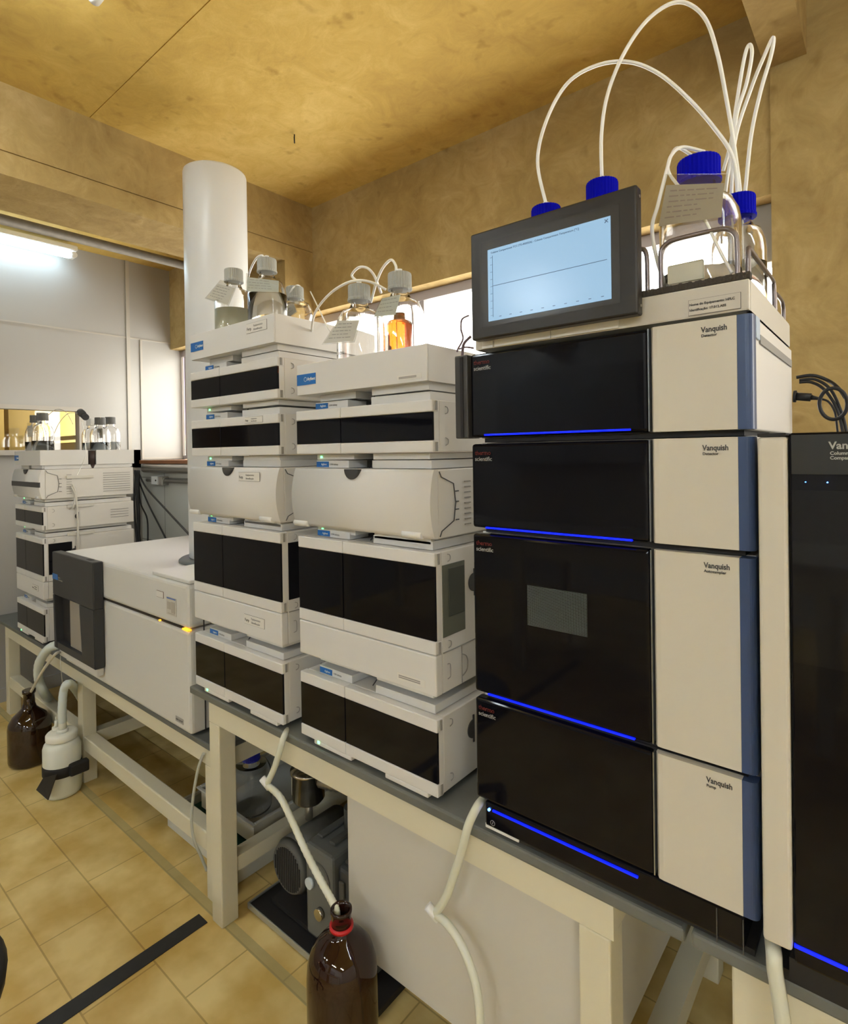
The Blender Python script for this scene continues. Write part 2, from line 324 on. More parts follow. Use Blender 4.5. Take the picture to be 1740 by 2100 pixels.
# ================================================================== BENCHES
t = thing('workbench', 'cream steel bench with grey worktop carrying the three tall instrument stacks', 'table', (-.88, 1.18, 0))
MB().box(-1.538, -.223, .806, 1.55, .600, .620, .004).build('worktop', SLAB, t)
MB().box(-1.445, -.323, .812, .83, .546, .599).build('apron', CREAM, t)
MB().box(-1.445, -.323, 1.50, 1.52, .546, .599).build('apron', CREAM, t)
for x in (-1.445, -.373): MB().box(x, x + .047, .8305, 1.4995, .548, .598).build('side_rail', CREAM, t)
for x in (-1.445, -.378):
    MB().box(x, x + .050, .811, .861, 0, .5455, .003).build('leg', CREAM, t); MB().box(x, x + .05, 1.46, 1.51, 0, .5455, .003).build('leg', CREAM, t)
MB().box(-1.44, -1.40, .862, 1.459, .125, .165).build('stretcher', CREAM, t); MB().box(-.374, -.330, .862, 1.459, .115, .165).build('stretcher', CREAM, t); MB().box(-1.394, -.38, 1.465, 1.505, .125, .165).build('stretcher', CREAM, t)
t = thing('low_workbench', 'lower cream steel bench with grey worktop under the mass spectrometer', 'table', (-2.5, 1.2, 0))
MB().box(-3.59, -1.452, .835, 1.56, .438, .455, .004).build('worktop', SLAB2, t)
MB().box(-3.43, -1.456, .845, .862, .386, .437).build('apron', CREAM, t)
MB().box(-1.480, -1.456, .863, 1.53, .386, .437).build('side_rail', CREAM, t); MB().box(-3.43, -3.39, .863, 1.53, .386, .437).build('side_rail', CREAM, t)
for x in (-3.43, -2.488, -1.53):
    MB().box(x, x + .050, .844, .894, 0, .3855, .003).build('leg', CREAM, t); MB().box(x, x + .05, 1.48, 1.53, 0, .3855, .003).build('leg', CREAM, t)
MB().box(-3.378, -2.49, .846, .892, .135, .190, .004).build('stretcher', CREAM, t); MB().box(-2.436, -1.532, .846, .892, .130, .185, .004).build('stretcher', CREAM, t)
MB().box(-2.486, -2.44, .895, 1.431, .135, .185).build('stretcher', CREAM, t); MB().box(-3.42, -1.54, 1.432, 1.478, .2, .245).build('stretcher', CREAM, t)
t = thing('right_workbench', 'cream bench with grey worktop at the right edge under the column compartment', 'table', (.5, 1.18, 0))
MB().box(-.214, 1.3, .803, 1.55, .604, .624, .004).build('worktop', SLAB, t)
MB().box(-.115, 1.28, .811, .83, .556, .603).build('apron', CREAM, t)
MB().box(-.167, -.116, .811, .86, 0, .603, .003).build('leg', CREAM, t); MB().box(1.2, 1.25, .811, .86, 0, .555, .003).build('leg', CREAM, t)
MB().box(-.167, -.116, 1.47, 1.52, 0, .603, .003).build('leg', CREAM, t); MB().box(1.2, 1.25, 1.47, 1.52, 0, .603, .003).build('leg', CREAM, t)
MB().box(-.1665, -.117, .861, 1.469, .553, .603).build('side_rail', CREAM, t); MB().box(-.16, -.12, .861, 1.469, .11, .16).build('stretcher', CREAM, t)
t = thing('base_cabinet', 'off-white cabinet hung under the bench behind the big amber bottle', 'cabinet', (-.65, 1.1, .208))
MB().box(-.917, -.382, .845, 1.44, .208, .544, .002).build('body', CABW, t); MB().box(-.916, -.383, .830, .844, .209, .54, .002).build('door', CABW, t)
# ================================================================== LIQUID CHROMATOGRAPH MODULES
WM = .396
def frame_feet(t, z, led=True):
    MB().box(.045, .165, .022, .36, z - .013, z - .001, .001).build('foot', WHITE, t)
    MB().box(.225, .374, .018, .36, z - .013, z - .001, .001).build('foot', WHITE, t)
    if led:
        MB().box(.058, .063, .0205, .0225, z - .009, z - .005).build('status_light', GRN, t)
def platform(t, z, wide=True):
    MB().box(.045, .150, .020, .36, z + .001, z + .0175, .001).build('top_ledge', WHITE, t)
    MB().box(.222, .378, .018, .38, z + .001, z + .0175, .001).build('top_ledge', WHITE, t)
    MB().box(.1505, .2215, .075, .36, z + .001, z + .0165).build('cable_recess', DARK, t)
    l = MB().box(.047, .087, .0185, .0195, z + .003, z + .015).build('badge', BLUEL, t); ORG[l.name] = Vector()
    text('Agilent', .0065, INKW, l, (.063, .0182, z + .007))
    text('1290 Infinity', .0055, INKG, t, (.09, .0193, z + .007))
    MB().tube([(.205, .05, z + .030), (.200, .045, z + .015), (.192, .04, z + .001)], .0012, 5, 3).build('cable', BLK, t)
def side_marks(t, z0, z1):
    m = MB()
    for z in (z0, z1):
        m.tube([(WM - .0005, .040, z + .007), (WM, .046, z + .005), (WM, .048, z), (WM, .046, z - .005), (WM - .0005, .040, z - .007)], .0008, 4, 3)
    m.build('hinge_mark', INKG, t)
def half_disc(t, y, z, r, name='side_handle'):
    pts = [(y, z - r * 1.5)] + [(y - math.sin(a) * r, z - math.cos(a) * r) for a in [PI * k / 14 for k in range(15)]] + [(y, z + r * 1.5), (y + .004, z + r * 1.5), (y + .004, z - r * 1.5)]
    MB().prism(pts, WM - .002, WM + .0012, 'X').build(name, GREYP, t)
def doors(t, z0, z1, b0, b1, label=False):
    """white two-leaf door with a smoked window between heights b0 and b1"""
    for (xa, xb) in ((0.0, .1465), (.1480, WM)):
        d = MB().box(xa, xb, 0, .020, b1, z1, .002).box(xa, xb, 0, .020, z0, b0, .002).box(xa + .001, xb - .001, .006, .020, b0 - .001, b1 + .001).build('door', WHITE, t); ORG[d.name] = Vector()
        MB().box(xa + .0005, xb - .0005, .001, .0058, b0 + .0005, b1 - .0005, .001).build('smoked_window', BLACKP, d)
    MB().box(WM - .0002, WM + .002, .008, .0135, b1 + .003, z1 - .002).build('hinge', INKG, t); MB().box(WM - .0002, WM + .002, .008, .0135, z0 + .002, b0 - .003).build('hinge', INKG, t)
def vents(t, y0, y1, zs, name='vent'):
    m = MB()
    for z in zs: m.box(WM - .001, WM + .0008, y0, y1, z, z + .0022)
    m.build(name, INKG, t)
def det_module(label, group=None, h=.097):
    t = thing('detector_module', label, 'lab instrument', (0, 0, 0), group)
    MB().box(.003, WM - .001, .0205, .385, 0, h, .002).build('housing', WHITE2, t)
    doors(t, 0, h, .022, h - .022); platform(t, h); frame_feet(t, 0); side_marks(t, .02, h - .018)
    half_disc(t, .14, h / 2, .012); return t
def pump_module(label, group=None):
    h = .143; t = thing('pump_module', label, 'lab instrument', (0, 0, 0), group)
    MB().box(.003, WM - .001, .0205, .385, 0, h, .002).build('housing', WHITE2, t)
    doors(t, 0, h, .024, h - .024); platform(t, h); side_marks(t, .022, h - .018)
    MB().box(.045, .165, .0, .02, -.009, .001, .002).build('lower_lip', WHITE, t); MB().box(.262, .372, 0, .02, -.009, .001, .002).build('lower_lip', WHITE, t)
    MB().box(.058, .064, -.0012, .0005, -.004, .001).build('status_light', GRN, t)
    MB().box(.04, .36, .03, .36, -.0135, -.0005).build('foot', DARK, t)
    half_disc(t, .115, .085, .018); vents(t, .27, .37, [.03 + .012 * k for k in range(7)]); return t
def sampler_module(label, group=None, sidewin='black'):
    h = .265; t = thing('autosampler_module', label, 'lab instrument', (0, 0, 0), group)
    MB().box(.003, WM - .001, .0205, .385, 0, h, .002).build('housing', WHITE2, t)
    MB().box(0, WM, 0, .020, 0, .0755, .003).build('cooler_front', WHITE, t)
    doors(t, .077, h, .102, h - .025); platform(t, h); frame_feet(t, 0); side_marks(t, .088, h - .014)
    if sidewin == 'black':
        MB().box(WM - .001, WM + .001, .0225, .115, .104, h - .026, .0006).build('side_window', BLACKP, t)
    else:
        s = MB().box(WM - .001, WM + .001, .0225, .093, .104, h - .026, .0006).build('side_window', mat('backlit_side_glass', (.10, .105, .08), .15), t); ORG[s.name] = Vector()  # the black side glass, window light from behind put into its greenish tone
        MB().box(WM + .0011, WM + .0025, .040, .090, .14, h - .034, .0008).build('dark_inset', mat('dark_inset_glass', (.045, .05, .04), .2), s)
    m = MB().box(WM - .001, WM + .0006, .0225, .38, .0745, .0765).box(WM - .001, WM + .0006, .080, .0815, .002, .075).build('side_seam', INKG, t)
    half_disc(t, .125, .19, .018)
    MB().tube([(WM, .035, .052), (WM, .043, .050), (WM, .044, .035), (WM, .043, .026), (WM, .035, .024)], .0008, 4, 3).tube([(WM, .082, .058), (WM, .096, .05), (WM, .1, .035), (WM, .096, .022), (WM, .082, .015)], .001, 4, 4).build('grip_outline', INKG, t)
    return t
def oven_module(label, group=None):
    h = .129; t = thing('column_oven_module', label, 'lab instrument', (0, 0, 0), group)
    MB().box(-.002, WM - .001, .0155, .385, 0, h, .002).build('housing', WHITE2, t)
    prof = [(.0145, 0.001)] + [(.0035 - .0125 * math.sin(PI * k / 20) ** .8, .001 + (h - .001) * k / 20) for k in range(21)] + [(.0145, h)]
    d = MB().prism(prof, -.009, WM - .001, 'X').build('front_cover', WHITE, t)
    for f in d.data.polygons: f.use_smooth = abs(f.normal.x) < .5 and f.normal.y < -.5; ORG[d.name] = Vector()
    pts = [(.185 + .021 * math.cos(a), h - .0005 - .021 * math.sin(a)) for a in [PI * k / 14 for k in range(15)]]
    MB().prism(pts, -.0065, .0075, 'Y').build('grip_notch', GREYP, d)
    for xa in (-.012, .318): MB().cyl((xa, .004, .006), (xa + .048, .004, .006), .0075).build('hinge_roller', LAMPW, d)
    MB().tube([(WM, .018, h - .004), (WM, .024, h - .014), (WM, .062, h - .028), (WM, .068, h * .5), (WM, .062, .03), (WM, .024, .014), (WM, .018, .004)], .0011, 4, 1).build('side_seam', INK, t)
    m = MB()
    for z in (.03, .05, .065, .085): m.box(WM - .001, WM + .0008, .068, .078, z, z + .002)
    m.build('seam_notch', INK, t)
    vents(t, .098, .118, [.018 + .0105 * k for k in range(9)]); vents(t, .25, .37, [.02 + .0105 * k for k in range(9)])
    platform(t, h); frame_feet(t, 0); return t
def tray(label, group=None, h=.068):
    t = thing('solvent_tray', label, 'tray', (0, 0, 0), group)
    x0, x1, y1 = .006, .386, .36
    MB().box(x0, x1, 0, .004, 0, h, .001).box(x0, x1, y1 - .004, y1, 0, h, .001).box(x0, x0 + .004, .0041, y1 - .0041, 0, h).box(x1 - .004, x1, .0041, y1 - .0041, 0, h).box(x0 + .001, x1 - .001, .001, y1 - .001, 0, .005).build('tray_body', WHITE, t)
    MB().box(.05, .165, .03, .33, -.0145, -.0005).build('foot', WHITE, t); MB().box(.225, .374, .018, .35, -.0145, -.0005).build('foot', WHITE, t)
    l = MB().box(.007, .071, -.0012, -.0002, .022, .046).build('badge', BLUEL, t); ORG[l.name] = Vector()
    m = MB()
    for k in range(12):
        a = 2 * PI * k / 12; m.box(.037 + .0045 * math.cos(a) - .0006, .037 + .0045 * math.cos(a) + .0006, -.0018, -.0012, .034 + .0045 * math.sin(a) - .0006, .034 + .0045 * math.sin(a) + .0006)
    m.build('spark_logo', INKW, l); text('Agilent', .0095, INKW, l, (.0435, -.0014, .031), bold=.0002)
    return t
def asset_sticker(t, x, z, w=.075, h=.022, y=-.0008, txt=True):
    s = MB().box(x, x + w, y, y + .0005, z, z + h).build('asset_sticker', mat('sticker_rim', (.16, .15, .14), .6), t); ORG[s.name] = Vector()
    MB().box(x + .0006, x + w - .0006, y - .0004, y - .0001, z + .0006, z + h - .0006).build('sticker_face', STICK, s)
    if txt:
        text('Furp', h * .42, INK, s, (x + .003, y - .0007, z + h * .3)); text('Equipamento', h * .3, INKG, s, (x + w * .36, y - .0007, z + h * .58)); text('Identificação', h * .3, INKG, s, (x + w * .36, y - .0007, z + h * .2))
def small_sticker(t, x, z, w, h):
    s = MB().box(x, x + w, -.0008, -.0003, z, z + h).build('small_sticker', STICK, t); ORG[s.name] = Vector()
    MB().box(x + .004, x + w - .012, -.0013, -.0009, z + h * .55, z + h * .7).box(x + .004, x + w - .012, -.0013, -.0009, z + h * .3, z + h * .45).build('printed_lines', INKG, s)
G = {'d': 'detector modules in the instrument stacks', 'p': 'pump modules in the instrument stacks', 's': 'autosampler modules in the instrument stacks', 'o': 'column oven modules in the instrument stacks', 't': 'solvent trays on top of the instrument stacks'}
# stack B (middle of the photo)
XB_, YB = -1.045, .811
pB = pump_module('white pump module with black front, bottom of the middle stack beside the black tower', G['p'])
sB = sampler_module('white autosampler with tall black door and glass side panel in the middle stack', G['s'], 'glass'); small_sticker(sB, .300, .012, .07, .014)
oB = oven_module('white column oven with bulging front in the middle stack beside the black tower', G['o']); small_sticker(oB, .315, .022, .055, .013)
dB = det_module('white detector module with black strip under the tray with the orange bottle', G['d'])
tB = tray('white solvent tray with blue badge holding the orange liquid bottle', G['t']); small_sticker(tB, .312, .006, .06, .009)
ZB = (.634, .819, 1.108, 1.269, 1.401)
XA, YA = -1.500, .805; XC, YC = -3.203, .838
def place(o, x, y, z): o.location = (x, y, z)
labA = ['white pump module with black front, bottom of the stack beside the mass spectrometer', 'white autosampler with tall black door beside the white flight tube', 'white column oven with bulging front in the stack beside the flight tube',
        'lower of two black-striped detector modules under the tray beside the flight tube', 'upper of two black-striped detector modules, directly under the tray beside the flight tube', 'white solvent tray beside the flight tube with framed sticker at its right']
labC = ['small-looking pump module at the bottom of the far left stack', 'black-fronted autosampler in the far left stack', 'black-striped module above the autosampler in the far left stack', 'module with grey stripe directly under the far left solvent tray', 'far left front solvent tray with blue badge and bottles']
pA = pump_module(labA[0], G['p']); place(pA, XA, YA, .636)
sA = sampler_module(labA[1], G['s']); asset_sticker(sA, .245, .028, .085, .024); place(sA, XA, YA, .821)
oA = oven_module(labA[2], G['o']); asset_sticker(oA, .24, .096, .09, .022, -.0072); place(oA, XA, YA, 1.109)
dA = det_module(labA[3], G['d']); asset_sticker(dA, .262, .079, .075, .0155); place(dA, XA, YA, 1.268)
dA2 = copy_tree(dB, (XA, YA, 1.4005), labA[4], G['d'])
tA = tray(labA[5], G['t']); asset_sticker(tA, .275, .034, .085, .024); place(tA, XA, YA, 1.532)
pC = copy_tree(pB, (XC, YC, .4705), labC[0], G['p'], .925)
sC = copy_tree(sA, (XC, YC, .655), labC[1], G['s'], .925)
dC = det_module(labC[2], G['d'], .100); place(dC, XC, YC, .955); dC.scale = (.925, 1, 1)
vents(dC, .28, .36, [.03, .042, .054, .066])
oC = oven_module(labC[3], G['o']); place(oC, XC, YC, 1.089); oC.scale = (.925, 1, 1)
MB().box(-.0095, WM, -.0102, -.004, .052, .074).build('grey_stripe', GREYP, oC)
tC = tray(labC[4], G['t'], .066); place(tC, XC, YC, 1.236); tC.scale = (.925, .53, 1)
tC2 = tray('plain white solvent tray standing behind the front one on the far left stack', G['t'], .066); place(tC2, XC, YC + .225, 1.236); tC2.scale = (.925, .47, 1)
for o, z, l in ((pB, ZB[0], 0), (sB, ZB[1], 0), (oB, ZB[2], 0), (dB, ZB[3], 0), (tB, ZB[4], 0)): place(o, XB_, YB, z)
# ================================================================== BLACK TOWER (four stacked modules, base, solvent rack)
YV = .80; VX0, VX1 = -.556, -.1335
def tower_module(name, label, z0, z1, sub, depth=.36, strip=True, blue=True, zl=None, logo=True):
    t = thing(name, label, 'lab instrument', (VX0, YV, z0), 'black and beige modules of the tall tower')
    MB().box(VX0 + .006, VX1 - .0015, YV + .022, YV + depth, z0 + .001, z1 - .001, .002).build('housing', mat('tower_side_white', (.66, .64, .60), .5), t)
    d = MB().box(VX0, -.2605, YV, YV + .0215, z0 + .002, z1 - .003, .005, 3).build('door', BLACKP, t); ORG[d.name] = ORG[t.name]
    MB().box(-.2602, -.2585, YV + .001, YV + .02, z0 + .003, z1 - .003).build('door_edge', mat('silver_edge', (.30, .33, .38), .25, .8), t)
    pts = [(-.2565, YV + .0215), (-.2565, YV + .006), (-.253, YV + .001), (-.247, YV), (-.1505, YV), (-.1505, YV + .0215)]
    p = MB().prism(pts, z0 + .002, z1 - .002, 'Z').build('beige_panel', BEIGE, t); ORG[p.name] = ORG[t.name]
    pts = [(-.1503, YV + .0215), (-.1503, YV + .0003)] + [(-.1375 - .004 + .0085 * math.sin(a), YV + .0088 - .0085 * math.cos(a)) for a in [PI / 2 * k / 6 for k in range(7)]] + [(-.1330, YV + .0215)]
    MB().prism(pts, z0 + .002, z1 - .002, 'Z').build('blue_side_panel', BLUEP, t)
    text('Vanquish', .0100, INK, p, (-.1915, YV - .0005, z1 - .0185), bold=.00022, sx=.84)
    text(sub, .0050, INK, p, (-.1915, YV - .0005, z1 - .0245), bold=.0001)
    if logo:
        text('thermo', .0105, INKR, d, (VX0 + .0075, YV - .0004, z1 - .0215), bold=.0001); text('scientific', .0098, mat('grey_logo_ink', (.30, .30, .29), .6), d, (VX0 + .0075, YV - .0004, z1 - .0315), bold=.0001)
    if zl: MB().box(VX0 + .027, VX0 + .272, YV - .0012, YV + .004, zl, zl + .0028, .0006).build('light_strip', BLUE_E, t)
    return t
def seam(t, z0):
    MB().box(VX0 + .02, VX1 - .012, YV + .012, YV + .2, z0 - .006, z0 + .0008).build('support_foot', BLK, t)
v1 = tower_module('tower_detector', 'top detector module of the black and beige tower, below the monitor', 1.2905, 1.4375, 'Detector', .365, zl=1.2955)
MB().box(-.583, -.5565, .792, .83, 1.292, 1.434, .002).build('open_door_edge', mat('dark_grey_edge', (.035, .033, .03), .4), v1)
MB().box(-.571, -.5652, .7905, .7925, 1.293, 1.43).build('edge_groove', BLK, v1)
MB().box(VX1 - .001, VX1 + .0006, .855, 1.15, 1.405, 1.4165).build('side_groove', INKG, v1)
MB().box(VX1 - .001, VX1 + .0012, .824, .848, 1.408, 1.436, .0006).build('side_clip', mat('pale_blue_clip', (.42, .52, .66), .4), v1)
v2 = tower_module('tower_detector', 'lower detector module, second from the top of the black and beige tower', 1.1385, 1.2850, 'Detector', .30, zl=1.1400); seam(v2, 1.1385)
v3 = tower_module('tower_autosampler', 'tall autosampler module in the middle of the black and beige tower', .8590, 1.1330, 'Autosampler', .30, zl=.8600); seam(v3, .8590)
MESH = mat('perforated_mesh_window', (.05, .06, .07), .22, .4); _n = MESH.node_tree; _c = _n.nodes.new('ShaderNodeTexChecker'); _c.inputs['Scale'].default_value = 800
_c.inputs[1].default_value = (.13, .15, .17, 1); _c.inputs[2].default_value = (.004, .004, .006, 1); _g = _n.nodes.new('ShaderNodeNewGeometry'); _m = _n.nodes.new('ShaderNodeMapping'); _m.inputs['Rotation'].default_value = (0, PI / 4, 0)
_n.links.new(_g.outputs['Position'], _m.inputs[0]); _n.links.new(_m.outputs[0], _c.inputs[0]); _n.links.new(_c.outputs[0], _n.nodes['Principled BSDF'].inputs[0])
MB().box(-.452, -.352, YV - .0004, YV + .001, .992, 1.056).build('mesh_window', MESH, v3)
v4 = tower_module('tower_pump', 'pump module at the bottom of the black and beige tower', .6770, .8535, 'Pump', .30); seam(v4, .8535); seam(v1, 1.2905)
t = thing('black_plinth', 'black plinth with blue light under the black and beige tower', 'lab instrument', (VX0, YV, .62))
MB().box(-.541, -.150, YV + .004, 1.10, .634, .6755, .003).build('base_body', BLACKP, t)
MB().box(-.52, -.14, YV + .012, 1.10, .6255, .6335).build('lower_plinth', BLK, t)
MB().box(-.545, -.48, YV + .010, .95, .6255, .6335, .001).build('white_pad', LAMPW, t)
MB().box(-.525, -.283, YV + .0012, YV + .0045, .6635, .6665, .0006).build('light_strip', BLUE_E, t)
MB().cyl((-.532, YV + .001, .664), (-.532, YV + .0045, .664), .0022, 12).build('status_light', BLUE_S, t)
MB().tube([(-.5255 + .0042 * math.cos(a), YV + .0028, .6435 + .0042 * math.sin(a)) for a in [2 * PI * k / 14 for k in range(15)]], .0006, 4, 1).box(-.5259, -.5251, YV + .0022, YV + .0034, .6420, .6450).build('power_symbol', INKG, t)
for x in (-.1825, -.152): MB().box(x, x + .0012, YV + .0022, YV + .0038, .628, .672).build('panel_joint', mat('joint_grey', (.07, .07, .065), .5), t)
for k, x in enumerate((-.50, -.17)):
    MB().cyl((x, .84, .6205), (x, .84, .6253), .012).cyl((x, 1.06, .6205), (x, 1.06, .6253), .012).build('foot', BLK, t)
# solvent rack on top
RK = mat('rack_beige', (.56, .53, .46), .5)
t = thing('solvent_rack', 'beige solvent rack with wire rails on top of the black tower', 'rack', (VX0, YV, 1.439))
RH = 1.479
MB().box(-.546, -.1365, YV + .002, YV + .010, 1.4405, RH, .002).box(-.546, -.1365, 1.152, 1.160, 1.4405, RH, .002).box(-.546, -.540, YV + .011, 1.151, 1.4405, RH).box(-.1425, -.1365, YV + .011, 1.151, 1.4405, RH).box(-.545, -.137, YV + .003, 1.159, 1.4405, 1.4445).build('rack_body', RK, t)
m = MB()
for k in range(34):
    x = -.272 + k * .004; m.box(x, x + .0046, YV + .0035 , YV + .016, RH + .0003, RH + .0095 + .0012 * math.sin(k * 2.1) * random.random(), .001)
m.box(-.545, -.272, YV + .004, YV + .016, RH + .0003, RH + .006)
m.build('spill_mat', mat('dark_felt_mat', (.05, .042, .033), .9, bump=.6, bscale=300), t)
MB().box(-.531, -.5095, YV - .0006, YV + .0015, 1.441, 1.452).box(-.5055, -.4055, YV - .0006, YV + .0015, 1.4415, 1.4535).box(-.404, -.30, YV - .0006, YV + .0015, 1.4420, 1.4535).build('paper_strip', STICK, t)
s = MB().box(-.207, -.1455, YV + .0008, YV + .0018, 1.4430, 1.4635).build('asset_sticker', mat('sticker_rim', (.16, .15, .14), .6), t); ORG[s.name] = ORG[t.name]
MB().box(-.2065, -.146, YV + .0002, YV + .0006, 1.4435, 1.463).build('sticker_face', mat('clear_sticker_face', (.55, .52, .45), .4), s)
text('Nome do Equipamento: HPLC', .0043, INK, s, (-.2055, YV, 1.4555), bold=.00012); text('Identificação: 17.012.A05', .0043, INK, s, (-.2055, YV, 1.4485), bold=.00012)
def hoop(pts, r=.0032): return MB().tube(pts, r, 8, 4).build('wire_rail', WIRE, t)
hz = 1.553
hoop([(-.2475, .822, RH + .003), (-.2475, .822, 1.53), (-.2465, .822, hz - .008), (-.238, .822, hz), (-.225, .822, hz + .002), (-.18, .822, hz + .002), (-.166, .822, hz), (-.156, .822, hz - .008), (-.153, .822, 1.53), (-.153, .822, RH + .003)])
hoop([(-.266, .822, RH + .003), (-.266, .822, 1.53), (-.268, .822, hz - .006), (-.275, .822, hz), (-.30, .822, hz + .002), (-.36, .822, hz + .002), (-.40, .822, hz), (-.41, .822, hz - .01), (-.412, .822, RH + .003)])
hoop([(-.143, .835, RH + .003), (-.143, .835, 1.515), (-.143, .840, 1.526), (-.143, .852, 1.528), (-.143, .95, 1.528), (-.143, 1.03, 1.528), (-.143, 1.040, 1.522), (-.143, 1.042, 1.51), (-.143, 1.042, RH + .003)])
hoop([(-.143, 1.05, RH + .003), (-.143, 1.05, 1.505), (-.143, 1.056, 1.512), (-.143, 1.07, 1.514), (-.143, 1.12, 1.514), (-.143, 1.135, 1.508), (-.143, 1.14, 1.50), (-.143, 1.14, RH + .003)])
# monitor
MY = .775
t = thing('touch_monitor', 'black touch monitor showing a light blue chart, mounted in front of the tower rack', 'monitor', (-.40, MY, 1.45))
MB().box(-.5345, -.2635, MY, MY + .020, 1.4515, 1.6255, .003).build('casing', mat('monitor_casing', (.020, .018, .015), .35), t)
MB().box(-.514, -.287, MY - .0008, MY + .0005, 1.470, 1.606).build('bezel', mat('monitor_bezel', (.045, .045, .045), .25), t)
SCR = mat('screen_glow', (.05, .06, .07), .2, emit=(.36, .60, .83), es=.40)
s = MB().box(-.5005, -.299, MY - .0016, MY - .0009, 1.4775, 1.592, .0004).build('screen', SCR, t); ORG[s.name] = ORG[t.name]
SI = mat('screen_dark_line', (.02, .03, .05), .5, emit=(.10, .17, .26), es=.25)
m = MB().box(-.4915, -.4910, MY - .0022, MY - .0017, 1.4835, 1.581)
m.box(-.491, -.3045, MY - .0022, MY - .0017, 1.5325, 1.5332)
for k in range(9): m.box(-.4955, -.4915, MY - .0022, MY - .0017, 1.486 + k * .0115, 1.4864 + k * .0115)
for k in range(10): m.box(-.480 + k * .0185, -.476 + k * .0185, MY - .0022, MY - .0017, 1.4825, 1.4834)
m.build('chart', SI, s)
text('Column Compartment TCC (TG-8020526) - Column Compartment Temperature [°C]', .0042, SI, s, (-.494, MY - .002, 1.5845)); text('×', .013, SI, s, (-.3085, MY - .002, 1.5815))
MB().box(-.40, -.34, MY + .021, .812, 1.466, 1.50, .003).build('mount', GREYP, t)
MB().cyl((-.2634, MY + .010, 1.612), (-.2622, MY + .010, 1.612), .002, 10).cyl((-.2634, MY + .010, 1.464), (-.2622, MY + .010, 1.464), .002, 10).build('side_screw', METAL, t)
tag(MB().tube([at(962, 647, .90), at(948, 655, .90), at(946, 675, .9), at(950, 695, .9), at(940, 715, .9), at(938, 722, .90)], .0018).tube([at(966, 690, .89), at(952, 705, .89), at(949, 725, .89), at(949, 738, .89)], .0028).tube([at(972, 714, .9), at(955, 712, .9), at(942, 716, .9)], .0018).build('monitor_cable', mat('mauve_grey_cable', (.16, .11, .13), .5)), 'thin cables hanging at the left edge of the monitor', 'cable')
# column compartment at the right
t = thing('column_compartment', 'tall column compartment with glossy black door at the right edge of the photo', 'lab instrument', (.0, .78, .62))
MB().box(-.118, .20, .830, 1.12, .640, 1.2845, .003).build('housing', mat('dark_housing', (.05, .05, .052), .5), t)
MB().box(-.1255, -.0955, .776, .829, .6795, 1.2815, .004, 3).build('beige_side_panel', mat('beige_panel', ()), t)
d = MB().box(-.0945, .21, .780, .829, .6665, 1.2855, .003).build('door', BLACKP, t); ORG[d.name] = ORG[t.name]
MB().box(-.1255, -.0965, .777, .829, 1.2818, 1.2858).build('top_trim', BLK, t)
MB().box(-.118, .20, .800, 1.12, .6255, .6390).build('foot', BLK, t)
MB().box(-.10, .205, .786, .829, .6400, .6660).build('lower_panel', BLK, t)
MB().box(-.094, .2, .7785, .7812, .6855, .6895).build('light_strip', BLUE_E, t)
DG = mat('grey_black_panel', (.020, .021, .020), .22)
MB().box(-.0915, .20, .7780, .7795, 1.2380, 1.2830).build('upper_band', DG, d); MB().box(-.0915, .20, .7780, .7795, 1.0200, 1.2200).build('middle_band', mat('smoked_window', ()), d)
text('Vanquish', .0115, mat('pale_logo_ink', (.36, .37, .34), .6), d, (-.0560, .7775, 1.2665), bold=.0003); text('Column\nCompartment', .0052, mat('pale_logo_ink'), d, (-.0550, .7775, 1.2600), bold=.00015)
MB().cyl((-.078, .7770, 1.229), (-.078, .7790, 1.229), .0006, 8).cyl((-.0575, .7770, 1.229), (-.0575, .7790, 1.229), .0008, 8).build('status_light', BLUE_S, t)
# power cords behind the tower
m = MB()
m.box(-.164, -.146, 1.165, 1.20, 1.369, 1.385, .002)
tag(MB().tube([at(1634, 774, 1.22), at(1668, 770, 1.22), at(1700, 781, 1.22), at(1722, 798, 1.2), at(1745, 830, 1.2), at(1790, 880, 1.2)], .0030).tube([at(1640, 780, 1.22), at(1672, 778, 1.22), at(1705, 800, 1.21), at(1728, 850, 1.2), at(1738, 890, 1.19)], .0026).tube([at(1640, 784, 1.22), at(1665, 784, 1.22), at(1692, 800, 1.21), at(1718, 840, 1.2), at(1730, 890, 1.19)], .0026)
    .box(-.178, -.158, 1.170, 1.222, 1.368, 1.398, .003).build('cable_bundle', RUBB), 'bundle of black power cords leaving the back of the tower', 'cable')
tag(MB().cyl(at(1628, 813, 1.20), at(1634, 813, 1.20), .0105, 12).cyl(at(1634, 813, 1.20), at(1664, 815, 1.20), .007, 12).cyl(at(1664, 815, 1.20), at(1684, 818, 1.20), .0045, 12, .002).tube([at(1684, 818, 1.2), at(1700, 824, 1.2), at(1713, 845, 1.2), at(1718, 880, 1.2), at(1720, 892, 1.2)], .0018).build('power_plug', RUBB), 'black round plug pushed into the back of the tower, lower one', 'plug')
tag(MB().tube([at(1684 + 26 + 26 * math.cos(a) * 1.1, 828 + 32 * math.sin(a), 1.17) for a in [2 * PI * k / 16 for k in range(17)]], .0030).build('looped_cord', RUBB), 'black cord loop hanging behind the column compartment', 'cable')
